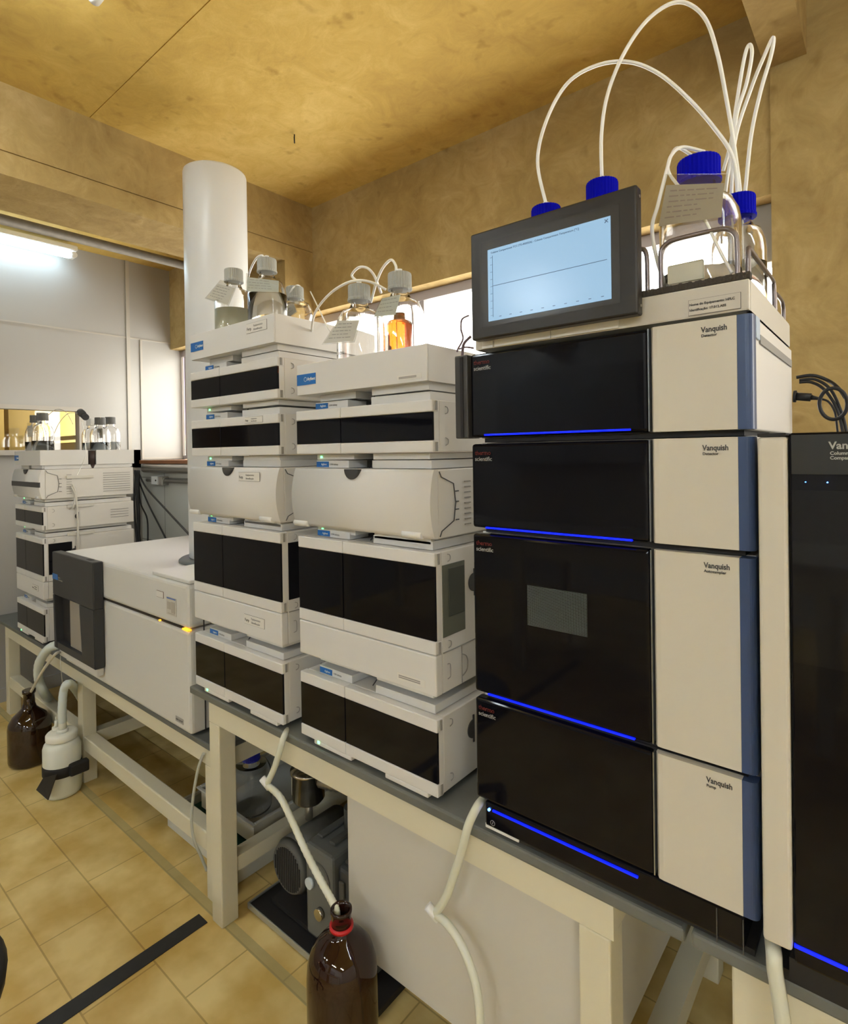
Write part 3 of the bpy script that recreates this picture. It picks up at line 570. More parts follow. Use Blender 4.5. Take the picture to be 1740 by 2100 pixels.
# ================================================================== MASS SPECTROMETER
t = thing('mass_spectrometer', 'large white bench-top mass spectrometer with charcoal source cover', 'lab instrument', (-2.05, .82, .455))
MB().box(-2.545, -1.5645, .822, 1.50, .462, .765, .012, 3).build('lower_body', mat('spectrometer_white', (.62, .615, .58), .42), t)
MB().box(-2.545, -1.5635, .820, 1.50, .7695, .898, .012, 3).build('upper_body', mat('spectrometer_white', ()), t)
MB().box(-2.53, -1.605, .8235, 1.45, .7645, .770).build('dark_seam', mat('dark_seam_brown', (.03, .02, .015), .5), t)
MB().box(-1.597, -1.5625, .8175, .8295, .7645, .7700, .001).box(-1.74, -1.733, .8175, .823, .7647, .7697).build('amber_light', AMB_E, t)
MB().box(-1.5630, -1.5610, .865, .868, .463, .89).build('side_gap', DARK, t)
MB().box(-2.53, -1.62, .84, 1.48, .4555, .4615).build('foot', BLK, t)
MB().box(-2.52, -2.16, .795, .8195, .498, .524, .003).build('white_plinth', mat('spectrometer_white', ()), t)
# charcoal cover with an opening
CH = mat('charcoal_cover', (.028, .029, .031), .42)
m = MB()
m.box(-2.5495, -2.150, .785, .8195, .735, .902, .004)
m.prism([(-2.283, .7355), (-2.150, .7355), (-2.150, .528), (-2.262, .528)], .785, .8195, 'Y', .002)
m.prism([(-2.5495, .7355), (-2.535, .7355), (-2.515, .528), (-2.542, .528)], .785, .8195, 'Y', .002)
m.prism([(-2.53, .553), (-2.27, .553), (-2.262, .528), (-2.515, .528)], .787, .8195, 'Y')
c = m.build('source_cover', CH, t); ORG[c.name] = ORG[t.name]
MB().box(-2.535, -2.41, .812, .8195, .553, .735).build('source_opening', BLK, c)
MB().prism([(-2.409, .735), (-2.285, .735), (-2.272, .553), (-2.409, .553)], .797, .8185, 'Y', .003).build('source_panel', mat('source_panel_beige', (.30, .27, .23), .25), c)
MB().box(-2.24, -2.205, .797, .812, .9015, .9028).build('top_slot', BLK, c)
MB().box(-2.5455, -2.49, .7838, .7848, .797, .818).build('badge', BLUEL, c)
text('Agilent\nTechnologies', .009, INKG, c, (-2.485, .7835, .806))
MB().box(-1.795, -1.565, .826, 1.02, .8985, .9095, .003).build('top_plate', mat('spectrometer_white', ()), t)
s = MB().box(-1.690, -1.630, .8185, .8195, .795, .848).build('paper_sheet', mat('notice_paper', (.52, .50, .44), .4), t); ORG[s.name] = ORG[t.name]
MB().box(-1.686, -1.634, .8178, .8183, .843, .847).build('blue_line', mat('blue_clip_line', (.1, .16, .4), .5), s)
MB().box(-1.684, -1.664, .8178, .8183, .812, .834).box(-1.66, -1.638, .8178, .8183, .803, .836).box(-1.68, -1.64, .8178, .8183, .799, .801).build('printed_blocks', mat('faint_print', (.40, .36, .30), .6), s)
s = MB().box(-1.752, -1.708, .8185, .8195, .838, .858).build('asset_sticker', mat('brown_rim', (.22, .14, .10), .6), t); ORG[s.name] = ORG[t.name]
MB().box(-1.751, -1.709, .8180, .8184, .839, .857).build('sticker_face', STICK, s)
s = MB().box(-1.650, -1.605, .8205, .8215, .484, .499).build('model_plate', mat('plate_grey', (.34, .33, .31), .5), t); ORG[s.name] = ORG[t.name]
text('6545 Q-TOF', .0075, INK, s, (-1.647, .8202, .489))
m = MB()
for k in range(6): m.box(-1.5632, -1.5618, .878, .886, .735 - k * .013, .742 - k * .013)
m.build('indicator_dots', INK, t)
TX, TY = -1.862, 1.105
t = thing('flight_tube', 'tall white cylindrical flight tube standing on the mass spectrometer', 'lab instrument', (TX, TY, .90))
MB().lathe([(.104, .9115), (.1075, .915), (.1075, 2.262), (.106, 2.268), (.100, 2.272)], (TX, TY, 0), 64).build('tube_body', mat('flight_tube_white', (.66, .67, .67), .3), t)
MB().lathe([(.142, .8995), (.142, .905), (.135, .911), (.103, .9112)], (TX, TY, 0), 48).build('base_ring', mat('grey_ring', (.10, .11, .11), .45), t)
# ================================================================== BOTTLES
def lathe_part(prof, c, m, name, par, n=32, ridge=0, label=None, cap=True):
    o = MB().lathe(prof, c, n, ridge, cap).build(name, m, par, label); return o
def bottle(x, y, z, H, R, capm, label, liquid=None, lev=.5, capr=None, ports=1, cat='bottle', group='glass solvent bottles', capname='cap', glass=None, tilt=None):
    """GL45 style bottle: body, cap, liquid; z is the underside, H the height to the cap top"""
    t = thing('solvent_bottle', label, cat, (x, y, z), group); capr = capr or .0235
    hb = H - .030; neck = capr * .80; sh = H * .60
    out = [(R * .90, 0), (R * .985, .006), (R, .014), (R, sh), (R * .96, sh + .014), (R * .80, sh + .032), (neck * 1.25, hb - .022), (neck, hb - .012), (neck, hb), (neck, H - .004)]
    inn = [(max(r - .003, .002), max(zz, .005)) for r, zz in out][::-1]
    MB().lathe(out + inn, (x, y, z), 40, 0, True).build('glass_body', glass or CLEAR, t)
    if liquid:
        lz = H * lev; Rl = R - .0026
        pr = [(Rl * .9, .0056), (Rl, .014)] + ([(Rl, lz)] if lz <= sh else [(Rl, sh), (R * .93 - .004, lz)])
        MB().lathe(pr, (x, y, z), 40).build('liquid', liquid, t)
    MB().lathe([(capr * 1.04, hb - .004), (capr * 1.05, hb), (capr, hb + .003), (capr, H - .003), (capr * .96, H), (capr * .6, H + .0003)], (x, y, z), 60, .0009).build(capname, capm, t)
    if ports:
        for k in range(ports):
            px_ = x + (k - (ports - 1) / 2) * .016
            MB().cyl((px_, y, z + H), (px_, y, z + H + .009), .0055, 12).build('cap_port', LAMPW, t)
    return t
def sleeve(t, pts, lines=5, ink=None, paper=None):
    """clear pouch with a written paper inside, pts = 4 world corners TL TR BR BL"""
    P = [Vector(p) for p in pts]; n = (P[1] - P[0]).cross(P[3] - P[0]).normalized() * .0012
    def quad(a, b, c, d, off, th):
        m = MB(); A = [m.b.verts.new(p + off) for p in (a, b, c, d)]; B = [m.b.verts.new(p + off + n * th) for p in (a, b, c, d)]
        m.b.faces.new(A); m.b.faces.new(B[::-1])
        for i in range(4): m.b.faces.new((A[i], B[i], B[(i + 1) % 4], A[(i + 1) % 4]))
        bmesh.ops.recalc_face_normals(m.b, faces=m.b.faces); return m
    s = quad(*P, -n * .2, 1.4).build('label_pouch', POUCH, t); ORG[s.name] = ORG[t.name]
    def bl(u, v): return P[0].lerp(P[1], u).lerp(P[3].lerp(P[2], u), v)
    quad(bl(.04, .2), bl(.96, .2), bl(.96, .95), bl(.04, .95), n * .25, .35).build('label_paper', paper or PAPER, s)
    m = MB()
    for k in range(lines):
        v = .3 + k * .6 / lines; a = .08 + .08 * random.random()
        while a < .5 + .35 * random.random():
            b = a + .05 + .12 * random.random(); q = [bl(a, v), bl(b, v), bl(b, v + .022), bl(a, v + .022)]; a = b + .03
            for off in (n * 1.3, -n * .3): m.b.faces.new([m.b.verts.new(p + off) for p in q])
    m.build('handwriting', ink or INKG, s)
# on stack A
zt = 1.5375
b1 = bottle(-1.368, .862, zt, .2300, .0505, CAPG, 'glass bottle half full of pale yellow liquid, leftmost on the tray beside the flight tube', LIQY, .52, ports=0)
sleeve(b1, [at(452, 574, .812), at(487, 582, .812), at(468, 628, .812), at(420, 612, .812)])
b2 = bottle(-1.232, .872, zt, .2300, .0490, CAPG, 'clear liquid bottle with tube in its cap, at the corner of the flight tube tray', LIQ, .60)
sleeve(b2, [at(505, 560, .818), at(574, 570, .818), at(574, 601, .818), at(503, 599, .818)], 4, paper=mat('clear_label', (.62, .65, .60), .3))
b3 = bottle(-1.285, 1.00, zt, .196, .0480, CAPG, 'third glass bottle behind the others on the tray beside the flight tube', LIQ, .45, ports=0)
sleeve(b3, [at(577, 622, .99), at(600, 612, .99), at(610, 640, .99), at(582, 660, .99)], 3)
# on stack B
zt = 1.4065
b4 = bottle(-.893, .868, zt, .2260, .0505, CAPG, 'clear glass bottle with big paper tag, left on the middle tray', LIQ, .24)
sleeve(b4, [at(700, 645, .812), at(742, 645, .812), at(727, 702, .812), at(660, 707, .812)], 5)
text('1000', .009, INKG, b4, at(694, 728, .815))
b5 = bottle(-.778, .872, zt, .2290, .0490, CAPG, 'clear glass bottle with reflective tag in front of the orange liquid on the middle tray', LIQ, .06)
sleeve(b5, [at(787, 602, .818), at(826, 592, .818), at(812, 648, .818), at(764, 652, .818)], 4, paper=mat('clear_label'))
ox = at(820, 690, .965)
b6 = thing('orange_bottle', 'small bottle of bright orange liquid seen through the tagged bottle on the middle tray', 'bottle', (ox.x, .965, zt), 'glass solvent bottles')
MB().lathe([(.032, .0005), (.0345, .003), (.0345, .152), (.030, .158), (.015, .164), (.014, .178), (.0125, .178), (.0135, .163), (.028, .157), (.0330, .151), (.0330, .006)], (ox.x, .965, zt), 32).build('glass_body', CLEAR, b6)
MB().lathe([(.0332, .0035), (.0332, .150), (.0285, .1565), (.0137, .163), (.0127, .172)], (ox.x, .965, zt), 32).build('liquid', LIQO, b6)
b7 = bottle(at(845, 650, 1.06).x, 1.06, zt, .135, .022, mat('glass_stopper', (.8, .8, .78), .1, trans=.8), 'small empty glass vial with glass stopper at the back of the middle tray', None, .5, capr=.010, ports=0)
# on the tower rack
zr = 1.4455
b8 = bottle(-.447, .872, zr, .2300, .0490, CAPB, 'blue-capped bottle behind the top left of the monitor', LIQ, .7)
b9 = bottle(-.350, .872, zr, .2420, .0490, CAPB, 'blue-capped bottle behind the top right of the monitor', LIQ, .7)
b10 = bottle(-.2115, .880, zr, .2330, .0530, CAPB, 'large blue-capped glass bottle with paper label on the rack right of the monitor', LIQ, .30, capr=.0275, ports=2)
sleeve(b10, [at(1366, 357, .815), at(1492, 356, .815), at(1486, 449, .815), at(1345, 470, .815)], 6, ink=mat('faint_brown_ink', (.25, .2, .17), .6), paper=mat('backlit_paper', (.42, .38, .30), .6))
MB().box(-.2395, -.1935, .8262, .8268, 1.496, 1.5215, .002).build('marking_patch', mat('enamel_patch', (.62, .60, .48), .5), b10)
b11 = bottle(-.185, 1.005, zr, .215, .038, CAPB, 'partly hidden blue-capped bottle at the back right of the rack', LIQ, .5, ports=0)
def tubing(pts, r, label, m=TUBE, rib=0, name='tubing', group='solvent tubes'):
    o = MB().tube(pts, r, 8, 8, rib).build(name, m); tag(o, label, 'tube', group); return o
q = [(1520, 500), (1526, 590)]
tubing([(-.447, .872, zr + .238), at(1103, 330, .875), at(1122, 245, .88), at(1165, 170, .89), at(1225, 134, .91), at(1290, 127, .93), at(1350, 150, .95), at(1410, 200, .96), at(1465, 262, .98), at(1502, 320, .99), at(1514, 400, 1.0), at(1518, 500, 1.0), at(1520, 590, 1.05)], .0030, 'tube arching low from the blue cap behind the monitor left corner')
tubing([(-.350, .872, zr + .251), at(1234, 280, .875), at(1245, 200, .88), at(1275, 120, .89), at(1320, 50, .90), at(1370, 10, .92), at(1410, 7, .94), at(1448, 40, .95), at(1472, 110, .96), at(1490, 200, .98), at(1505, 290, .99), at(1519, 400, 1.01), at(1522, 500, 1.02), at(1524, 590, 1.05)], .0030, 'tube arching highest, up to the top edge of the photo')
tubing([at(1484, 350, 1.03), at(1500, 290, 1.01), at(1511, 215, 1.0), at(1527, 120, 1.0), at(1537, 92, 1.0), at(1543, 110, 1.0), at(1532, 170, 1.0), at(1513, 230, 1.0), at(1503, 300, 1.01), at(1488, 400, 1.03), at(1484, 500, 1.04)], .0028, 'narrow hairpin loop of tube, left of two at the top right')
tubing([at(1500, 420, 1.02), at(1508, 290, 1.0), at(1540, 185, .99), at(1568, 115, .98), at(1586, 77, .98), at(1583, 110, .98), at(1560, 190, .98), at(1541, 280, .99), at(1528, 400, 1.0), at(1516, 470, 1.01), at(1514, 590, 1.03)], .0028, 'tall hairpin loop of tube, rightmost at the top right')
tubing([(-.2195, .880, zr + .243), at(1390, 303, .87), at(1375, 325, .84), at(1372, 352, .83), at(1395, 385, .824), at(1440, 440, .822), at(1475, 510, .822), at(1502, 560, .822)], .0022, 'tube from the large blue-capped bottle slanting across its label')
tubing([(-.2035, .880, zr + .243), at(1400, 302, .86), at(1378, 318, .84), at(1368, 350, .83), at(1350, 420, .82), at(1338, 470, .822), at(1350, 540, .83), at(1368, 590, .85)], .0026, 'tube from the large blue-capped bottle hanging down its left side')
tubing([(-1.232, .872, 1.776), at(545, 533, .87), at(538, 524, .87), at(526, 530, .87), at(513, 555, .88), at(508, 580, .9)], .0028, 'short white tube looping out of the corner bottle cap beside the flight tube')
tubing([at(620, 592, 1.02), at(611, 585, 1.0), at(600, 592, .98), at(588, 615, .98)], .0022, 'short tube bent over the third bottle beside the flight tube')
tubing([at(637, 598, 1.02), at(655, 635, .98), at(671, 668, .96), at(690, 700, .95)], .0018, 'thin tube slanting from the third bottle to the middle tray')
tubing([(-.893, .868, zt + .234), at(722, 565, .865), at(735, 549, .86), at(752, 549, .86), at(766, 562, .87), at(775, 582, .89), at(782, 600, .92)], .0028, 'tube looping from the left bottle on the middle tray')
tubing([at(792, 594, .89), at(760, 578, .86), at(725, 576, .84), at(690, 592, .84), at(662, 618, .85), at(645, 645, .86), at(640, 672, .90), at(641, 690, .95), at(650, 720, 1.0), at(661, 742, 1.05)], .0028, 'long tube arching from behind the orange bottle down between the two stacks')
tubing([at(812, 561, .872), at(812, 545, .87), at(802, 533, .87), at(785, 550, .87), at(772, 580, .88), at(761, 620, .9)], .0028, 'tube looping from the bottle in front of the orange liquid')
# far left bottles
zc = 1.2420; CAPC = mat('mid_grey_cap', (.11, .11, .105), .5)
for (px_, y, lab, cm, sl, H) in ((88, .895, 'grey-capped clear bottle on the far left front tray, nearer the viewer', CAPC, 1, .232), (74, .905, 'grey-capped clear bottle on the far left front tray, left of the other', CAPC, 0, .228),
                           (227, 1.195, 'grey-capped bottle at the right end of the far left rear tray', CAPC, 1, .225), (189, 1.11, 'light-capped bottle at the left of the far left rear tray', LAMPW, 0, .215), (206, 1.11, 'bottle with dark cap in the middle of the far left rear tray', CAPC, 0, .215)):
    x = at(px_, 900, y).x
    b = bottle(x, y, zc, H, .044, cm, lab, LIQ, .45, capr=.0225, ports=0)
    if sl: sleeve(b, [(x - .03, y - .052, zc + H * .8), (x + .045, y - .052, zc + H * .8), (x + .045, y - .052, zc + H * .52), (x - .03, y - .052, zc + H * .52)], 3)
tag(MB().cyl(at(168, 848, 1.0), at(176, 856, 1.0), .0145, 24).cyl(at(165, 845, .99), at(169, 849, .99), .016, 24).build('loose_cap', GREYP), 'grey cap tilted in the air between the far left trays, on its tube', 'cap')
tag(MB().cyl((-2.862, 1.050, 1.235), (-2.862, 1.050, 1.30), .014, 16).cyl((-2.862, 1.050, 1.20), (-2.862, 1.050, 1.235), .004, 12, .014).build('brown_filter', mat('dark_brown_plastic', (.035, .02, .018), .4)), 'dark brown tapered bottle neck hanging between the two far left trays', 'filter')
tubing([at(168, 862, 1.0), at(172, 890, 1.0), at(176, 930, .99), at(165, 960, .98), at(158, 975, .95)], .0016, 'thin tube hanging between the far left trays')
for (pts, lab) in (([at(95, 855, .93), at(115, 840, .93), at(135, 845, .95), at(150, 870, .98)], 'thin tube arching over the nearer far left bottle'), ([at(105, 905, .95), at(120, 870, .95), at(140, 848, .95), at(163, 848, .98)], 'thin tube rising to the tilted grey cap')):
    tubing(pts, .0014, lab, mat('thin_grey_tube', (.55, .52, .48), .4))
# clear drain tube on the side of the far left stack
m = MB()
for z in (1.175, 1.045, .92): m.box(-2.838, -2.831, .935, 1.045, z, z + .012, .001)
tag(m.tube([(-2.826, .955, 1.02 + .02), (-2.826, .965, 1.10), (-2.826, .95, 1.14)], .004).tube([(-2.826, .972, .70), (-2.826, .974, .95), (-2.826, .968, 1.10), (-2.826, .955, 1.15)], .0045).build('drain_channel', mat('cloudy_tube', (.60, .58, .52), .4)), 'cloudy waste tube clipped down the side of the far left stack', 'tube')
# conduit, junction box and cables on the painted brick
t = thing('wall_conduit', 'galvanised pipes with a junction box on the white painted wall', 'pipe', (-3.2, 1.57, 1.12))
MB().cyl((-3.47, 1.565, 1.195), (-1.6, 1.565, 1.195), .024, 20).build('thick_pipe', METAL, t)
MB().cyl((-3.47, 1.580, 1.127), (-3.36, 1.580, 1.127), .012).cyl((-3.26, 1.580, 1.127), (-1.6, 1.580, 1.127), .013).build('thin_pipe', METAL, t)
b = MB().box(-3.365, -3.29, 1.552, 1.598, 1.103, 1.152, .003).build('junction_box', mat('junction_white', (.58, .60, .60), .45), t); ORG[b.name] = ORG[t.name]
MB().box(-3.288, -3.245, 1.558, 1.598, 1.100, 1.15, .003).cyl((-3.245, 1.58, 1.127), (-3.235, 1.58, 1.127), .018).build('coupling', METAL, b)
MB().cyl((-3.305, 1.549, 1.128), (-3.305, 1.553, 1.128), .005, 12).build('knockout', BLK, b)
def cable(pts, r, lab, m=RUBB): tag(MB().tube(pts, r, 7, 6).build('black_cable', m), lab, 'cable', 'black cables in the corner by the far left stack')
cable([at(284, 968, 1.55), at(300, 1000, 1.5), at(345, 1050, 1.4), at(388, 1096, 1.3), at(420, 1130, 1.2)], .0052, 'black cable running diagonally from the corner down behind the mass spectrometer, upper one')
cable([at(284, 985, 1.55), at(305, 1035, 1.5), at(338, 1100, 1.42), at(350, 1130, 1.4)], .0048, 'black cable running steeply from the corner behind the mass spectrometer, lower one')
cable([at(284, 980, 1.56), at(288, 1030, 1.55), at(302, 1065, 1.52), at(303, 1120, 1.5)], .0045, 'black cable curving down beside the far left stack')
for k, (xa, xb, xc) in enumerate(((279, 275, 284), (282, 281, 290), (285, 284, 284), (277, 280, 280))):
    cable([at(xa, 965, 1.54), at(xb, 1020, 1.5), at(xb + 2, 1070, 1.48), at(xc, 1130, 1.46)], .006, 'black cable in the vertical bundle hanging in the corner, ' + ('third from the left', 'fourth from the left', 'rightmost', 'leftmost')[k])
# ================================================================== UNDER AND IN FRONT OF THE BENCHES
def jug(t, x, y, prof, m, n=40): return MB().lathe(prof, (x, y, 0), n).build('jug_body', m, t)
t = thing('amber_jug', 'dark amber glass jug with a tube in its neck, standing left of the white carboy', 'jug', (-2.70, .765 + .0, 0))
jx, jy = -2.800, .768
jp = [(.066, .001), (.076, .008), (.078, .02), (.078, .150), (.074, .172), (.060, .195), (.040, .213), (.026, .228), (.0215, .245), (.0205, .285), (.024, .287), (.024, .300), (.020, .301)]
MB().lathe(jp, (jx, jy, 0), 40).build('jug_body', mat('near_black_amber', (.022, .009, .004), .05, coat=.4), t)
MB().tube([(jx + .022, jy - .01, .262), (jx + .040, jy - .012, .268), (jx + .048, jy - .01, .245), (jx + .038, jy - .01, .222)], .007).build('handle_ring', mat('near_black_amber'), t)
t = thing('white_carboy', 'white plastic carboy with hose connections and black velcro strap, on the floor', 'jug', (-2.44, .775, 0))
kx, ky = -2.440, .772
MB().lathe([(.052, .001), (.060, .006), (.063, .018), (.063, .178), (.059, .192), (.052, .201), (.046, .205)], (kx, ky, 0), 48).build('jug_body', PE, t)
MB().lathe([(.045, .2055), (.052, .207), (.053, .212), (.053, .226), (.048, .232), (.035, .234)], (kx, ky, 0), 48).build('lid', mat('lid_white', (.78, .78, .70), .4), t)
MB().cyl((kx - .026, ky - .01, .233), (kx - .026, ky - .01, .246), .014, 20).cyl((kx - .026, ky - .01, .246), (kx - .026, ky - .01, .270), .0065, 16, .005).cyl((kx - .026, ky - .01, .270), (kx - .026, ky - .01, .284), .002, 10).build('barb_fitting', mat('lid_white', ()), t)
MB().cyl((kx + .010, ky, .233), (kx + .010, ky, .246), .019, 20).cyl((kx + .010, ky, .246), (kx + .010, ky, .285), .014, 20, .012).build('hose_fitting', mat('lid_white', ()), t)
MB().lathe([(.0632, .082), (.0650, .084), (.0650, .118), (.0632, .12)], (kx, ky, 0), 48, 0, False).box(kx + .055, kx + .085, ky + .0, ky + .065, .085, .128, .006).build('velcro_strap', BLK, t)
fp = [at(88, 1596, .702), at(116, 1588, .702), at(98, 1641, .690), at(74, 1620, .690)]
m = MB(); A = [m.b.verts.new(p) for p in fp]; B = [m.b.verts.new(p + Vector((0, .003, 0))) for p in fp]
m.b.faces.new(A); m.b.faces.new(B[::-1])
for k in range(4): m.b.faces.new((A[k], B[k], B[(k + 1) % 4], A[(k + 1) % 4]))
bmesh.ops.recalc_face_normals(m.b, faces=m.b.faces); m.build('strap_end', BLK, t)
FL = mat('cloudy_hose', (.62, .68, .66), .35, subs=.2)
tubing([at(118, 1322, .81), at(98, 1332, .79), at(80, 1362, .78), at(80, 1395, .79), at(92, 1422, .82), at(106, 1440, .92), at(125, 1458, 1.08)], .0170, 'wide cloudy corrugated hose curving down from under the charcoal cover', FL, .05, 'wide_hose', 'cloudy hoses of the mass spectrometer')
tubing([(kx + .010, ky, .270), (kx + .010, ky, .32), at(131, 1415, .78), at(140, 1402, .79), at(152, 1410, .84), at(166, 1432, .96), at(182, 1465, 1.15)], .0150, 'wide cloudy hose rising out of the white carboy and bending back', FL, .05, 'wide_hose', 'cloudy hoses of the mass spectrometer')
tubing([at(123, 1337, .795), at(114, 1341, .77), at(100, 1358, .765), at(82, 1385, .762), at(64, 1418, .768)], .0055, 'thin white tube from the charcoal cover down into the amber jug', mat('dull_white_tube', (.58, .56, .48), .4), 0, 'waste_tube', 'waste hoses')
tubing([at(124, 1345, .80), at(124, 1360, .785), at(128, 1400, .80)], .0012, 'hair-thin tube hanging from the charcoal cover edge', mat('dull_white_tube'), 0, 'waste_tube', 'waste hoses')
tubing([at(418, 1545, .838), at(407, 1575, .835), at(397, 1630, .83), at(393, 1685, .83), at(399, 1725, .832), at(412, 1755, .85), at(424, 1785, .87)], .0042, 'thin translucent tube hanging over the low bench edge down to the tray', TUBEC, 0, 'waste_tube', 'waste hoses')
# stacked trays and bottle under the bench
TR = mat('white_tray_plastic', (.62, .62, .56), .4)
def tub(name, label, x0, x1, y0, y1, z0, z1, m, fl=.012):
    t = thing(name, label, 'tray', ((x0 + x1) / 2, (y0 + y1) / 2, z0)); th = .004
    MB().box(x0, x1, y0, y0 + th, z0, z1, .0015).box(x0, x1, y1 - th, y1, z0, z1, .0015).box(x0, x0 + th, y0 + th, y1 - th, z0, z1).box(x1 - th, x1, y0 + th, y1 - th, z0, z1).box(x0 + .002, x1 - .002, y0 + .002, y1 - .002, z0, z0 + .004).build('basin', m, t)
    MB().box(x0 - fl, x1 + fl, y0 - fl, y0 + .001, z1, z1 + .005, .002).box(x0 - fl, x1 + fl, y1 - .001, y1 + fl, z1, z1 + .005, .002).box(x0 - fl, x0 + .001, y0 + .002, y1 - .002, z1, z1 + .005, .002).box(x1 - .001, x1 + fl, y0 + .002, y1 - .002, z1, z1 + .005, .002).build('rim', m, t)
    return t
tl = tub('plastic_tray', 'white plastic tray on the floor, lower of two under the bench', -1.93, -1.505, .925, 1.30, .002, .060, TR)
MB().box(-1.925, -1.511, .93, 1.295, .0065, .03).build('green_content', mat('green_film', (.02, .075, .05), .3), tl)
tub('plastic_tray', 'white plastic tray with bottle, upper of two under the bench', -1.84, -1.53, 1.00, 1.36, .0655, .130, mat('greyish_tray', (.62, .62, .56), .4))
t = bottle(-1.690, 1.10, .0705, .200, .066, mat('deep_blue_cap', (.010, .012, .30), .45), 'large clear jug with blue cap in the tray under the bench', None, capr=.028, ports=0, group='jugs under the bench')
t.name = 'large_jug'; t['category'] = 'jug'
# rotary vacuum pump
PG = mat('pump_dark_paint', (.055, .058, .058), .45); PM = mat('pump_motor_paint', (.085, .085, .075), .5)
t = thing('vacuum_pump', 'dark grey rotary vacuum pump with finned motor on a black tray', 'pump', (-1.15, 1.05, .02))
MB().cyl((-1.268, .950, .152), (-1.268, 1.13, .152), .072, 36).box(-1.23, -1.196, .97, 1.05, .18, .225, .005).build('motor', PM, t)
MB().cyl((-1.268, .930, .152), (-1.268, .9495, .152), .062, 36, .072).build('fan_cover', PM, t)
m = MB()
for k in range(14):
    x = -1.268 - .053 + k * .0080; h = math.sqrt(max(.0, .056 ** 2 - (x + 1.268) ** 2)); m.box(x, x + .0038, .9282, .9302, .152 - h, .152 + h)
m.build('fan_grille', BLK, t)
MB().box(-1.1750, -1.070, .918, 1.09, .040, .275, .008).build('end_plate', mat('pump_plate_grey', (.13, .135, .125), .45), t)
MB().box(-1.0695, -.940, .935, 1.12, .045, .250, .01).build('oil_case', PG, t)
m = MB()
for k in range(3): m.box(-1.06 + k * .042, -1.038 + k * .042, .95, 1.08, .2505, .258, .003)
for k in range(2): m.box(-1.165 + k * .046, -1.143 + k * .046, .95, 1.08, .2755, .283, .003)
for k in range(3): m.box(-1.060 + k * .035, -1.042 + k * .035, .928, .9345, .08, .22, .003)
m.build('casting_ribs', PM, t)
MB().tube([(-1.122 + .040 * math.cos(a), .9172, .200 + .040 * math.sin(a)) for a in [PI * k / 12 - .6 for k in range(13)]], .003, 6, 3).build('cast_arc', PM, t)
MB().cyl((-1.152, .9175, .180), (-1.152, .908, .180), .0135, 24).build('sight_glass', mat('sight_ring', (.55, .62, .64), .3), t)
MB().cyl((-1.115, .9175, .120), (-1.115, .906, .120), .014, 20).build('drain_plug', STEEL, t)
MB().cyl((-1.12, 1.03, .2755), (-1.12, 1.03, .33), .02).build('inlet_port', PM, t)
MB().box(-1.34, -.96, .93, 1.09, .0275, .0395).build('foot_rail', BLK, t)
t = thing('oil_drip_tray', 'black drip tray with pale rim under the vacuum pump', 'tray', (-1.15, 1.1, 0))
MB().box(-1.395, -.90, .895, 1.22, .002, .020, .003).build('basin', BLK, t)
MB().box(-1.399, -.896, .8905, .8945, .006, .0225, .0012).box(-1.3995, -1.3955, .8955, 1.22, .006, .0225, .0012).build('rim', mat('pale_metal_rim', (.45, .46, .42), .35, .6), t)
t = thing('oil_mist_filter', 'shiny steel canister with paper label above the vacuum pump', 'filter', (-1.30, 1.12, .36))
fx, fy = -1.298, 1.03
MB().lathe([(.018, .277), (.040, .282), (.046, .290), (.046, .362), (.051, .364), (.051, .371), (.02, .373)], (fx, fy, 0), 32).build('canister', STEEL, t)
MB().prism([(fx + .0472 * math.cos(a), fy + .0472 * math.sin(a)) for a in [PI * (1.02 + .02 * k) for k in range(14)]] + [(fx + .0464 * math.cos(a), fy + .0464 * math.sin(a)) for a in [PI * (1.28 - .02 * k) for k in range(14)]], .300, .352, 'Z').build('paper_label', STICK, t)
MB().cyl((fx, fy, .2265), (fx, fy, .2765), .011).build('stem', METAL, t)
MB().tube([(fx + .04, fy + .01, .345), (fx + .09, fy + .02, .348), (-1.12, 1.09, .345), (-1.02, 1.10, .335), (-.94, 1.11, .33)], .016, 10, 10, .18).build('flexible_hose', METAL, t)
# big amber bottle in front
t = thing('amber_bottle', 'big dark amber bottle with red neck ring on the floor before the cabinet', 'bottle', (-.838, .752, 0))
ax, ay = -.852, .752
MB().lathe([(.062, .001), (.069, .006), (.070, .015), (.070, .235), (.068, .262), (.060, .288), (.045, .306), (.030, .317), (.0215, .325), (.0195, .335), (.0195, .360), (.0215, .361), (.0215, .3675), (.0175, .368), (.016, .360), (.016, .330), (.028, .314), (.058, .283), (.0665, .255), (.0668, .012), (.03, .006)], (ax, ay, 0), 48).build('bottle_body', AMBER, t)
MB().lathe([(.05, .0065), (.0662, .013), (.0664, .205), (.01, .2055)], (ax, ay, 0), 40).build('liquid', AMBERD, t)
MB().lathe([(.0200, .330), (.0237, .331), (.0237, .337), (.0200, .338)], (ax, ay, 0), 32, 0, False).build('neck_ring', mat('red_plastic', (.45, .012, .015), .35), t)
HOSE = mat('milky_hose', (.66, .67, .56), .4, subs=.3)
def kinked(p1, p2, lab, r=.0072, rib=0, kink=None):
    t = thing('waste_hose', lab, 'hose', p1[0], 'waste hoses'); ORG[t.name] = Vector(p1[0])
    MB().tube(p1, r, 10, 8).build('upper_hose', HOSE, t); MB().tube(p2, r, 10, 10, rib).build('lower_hose', HOSE, t)
    k = Vector(p1[-1]); MB().cyl(k + Vector((-.016, -.004, .008)), k + Vector((.006, .002, -.010)), .0085, 12).build('elbow', LAMPW, t)
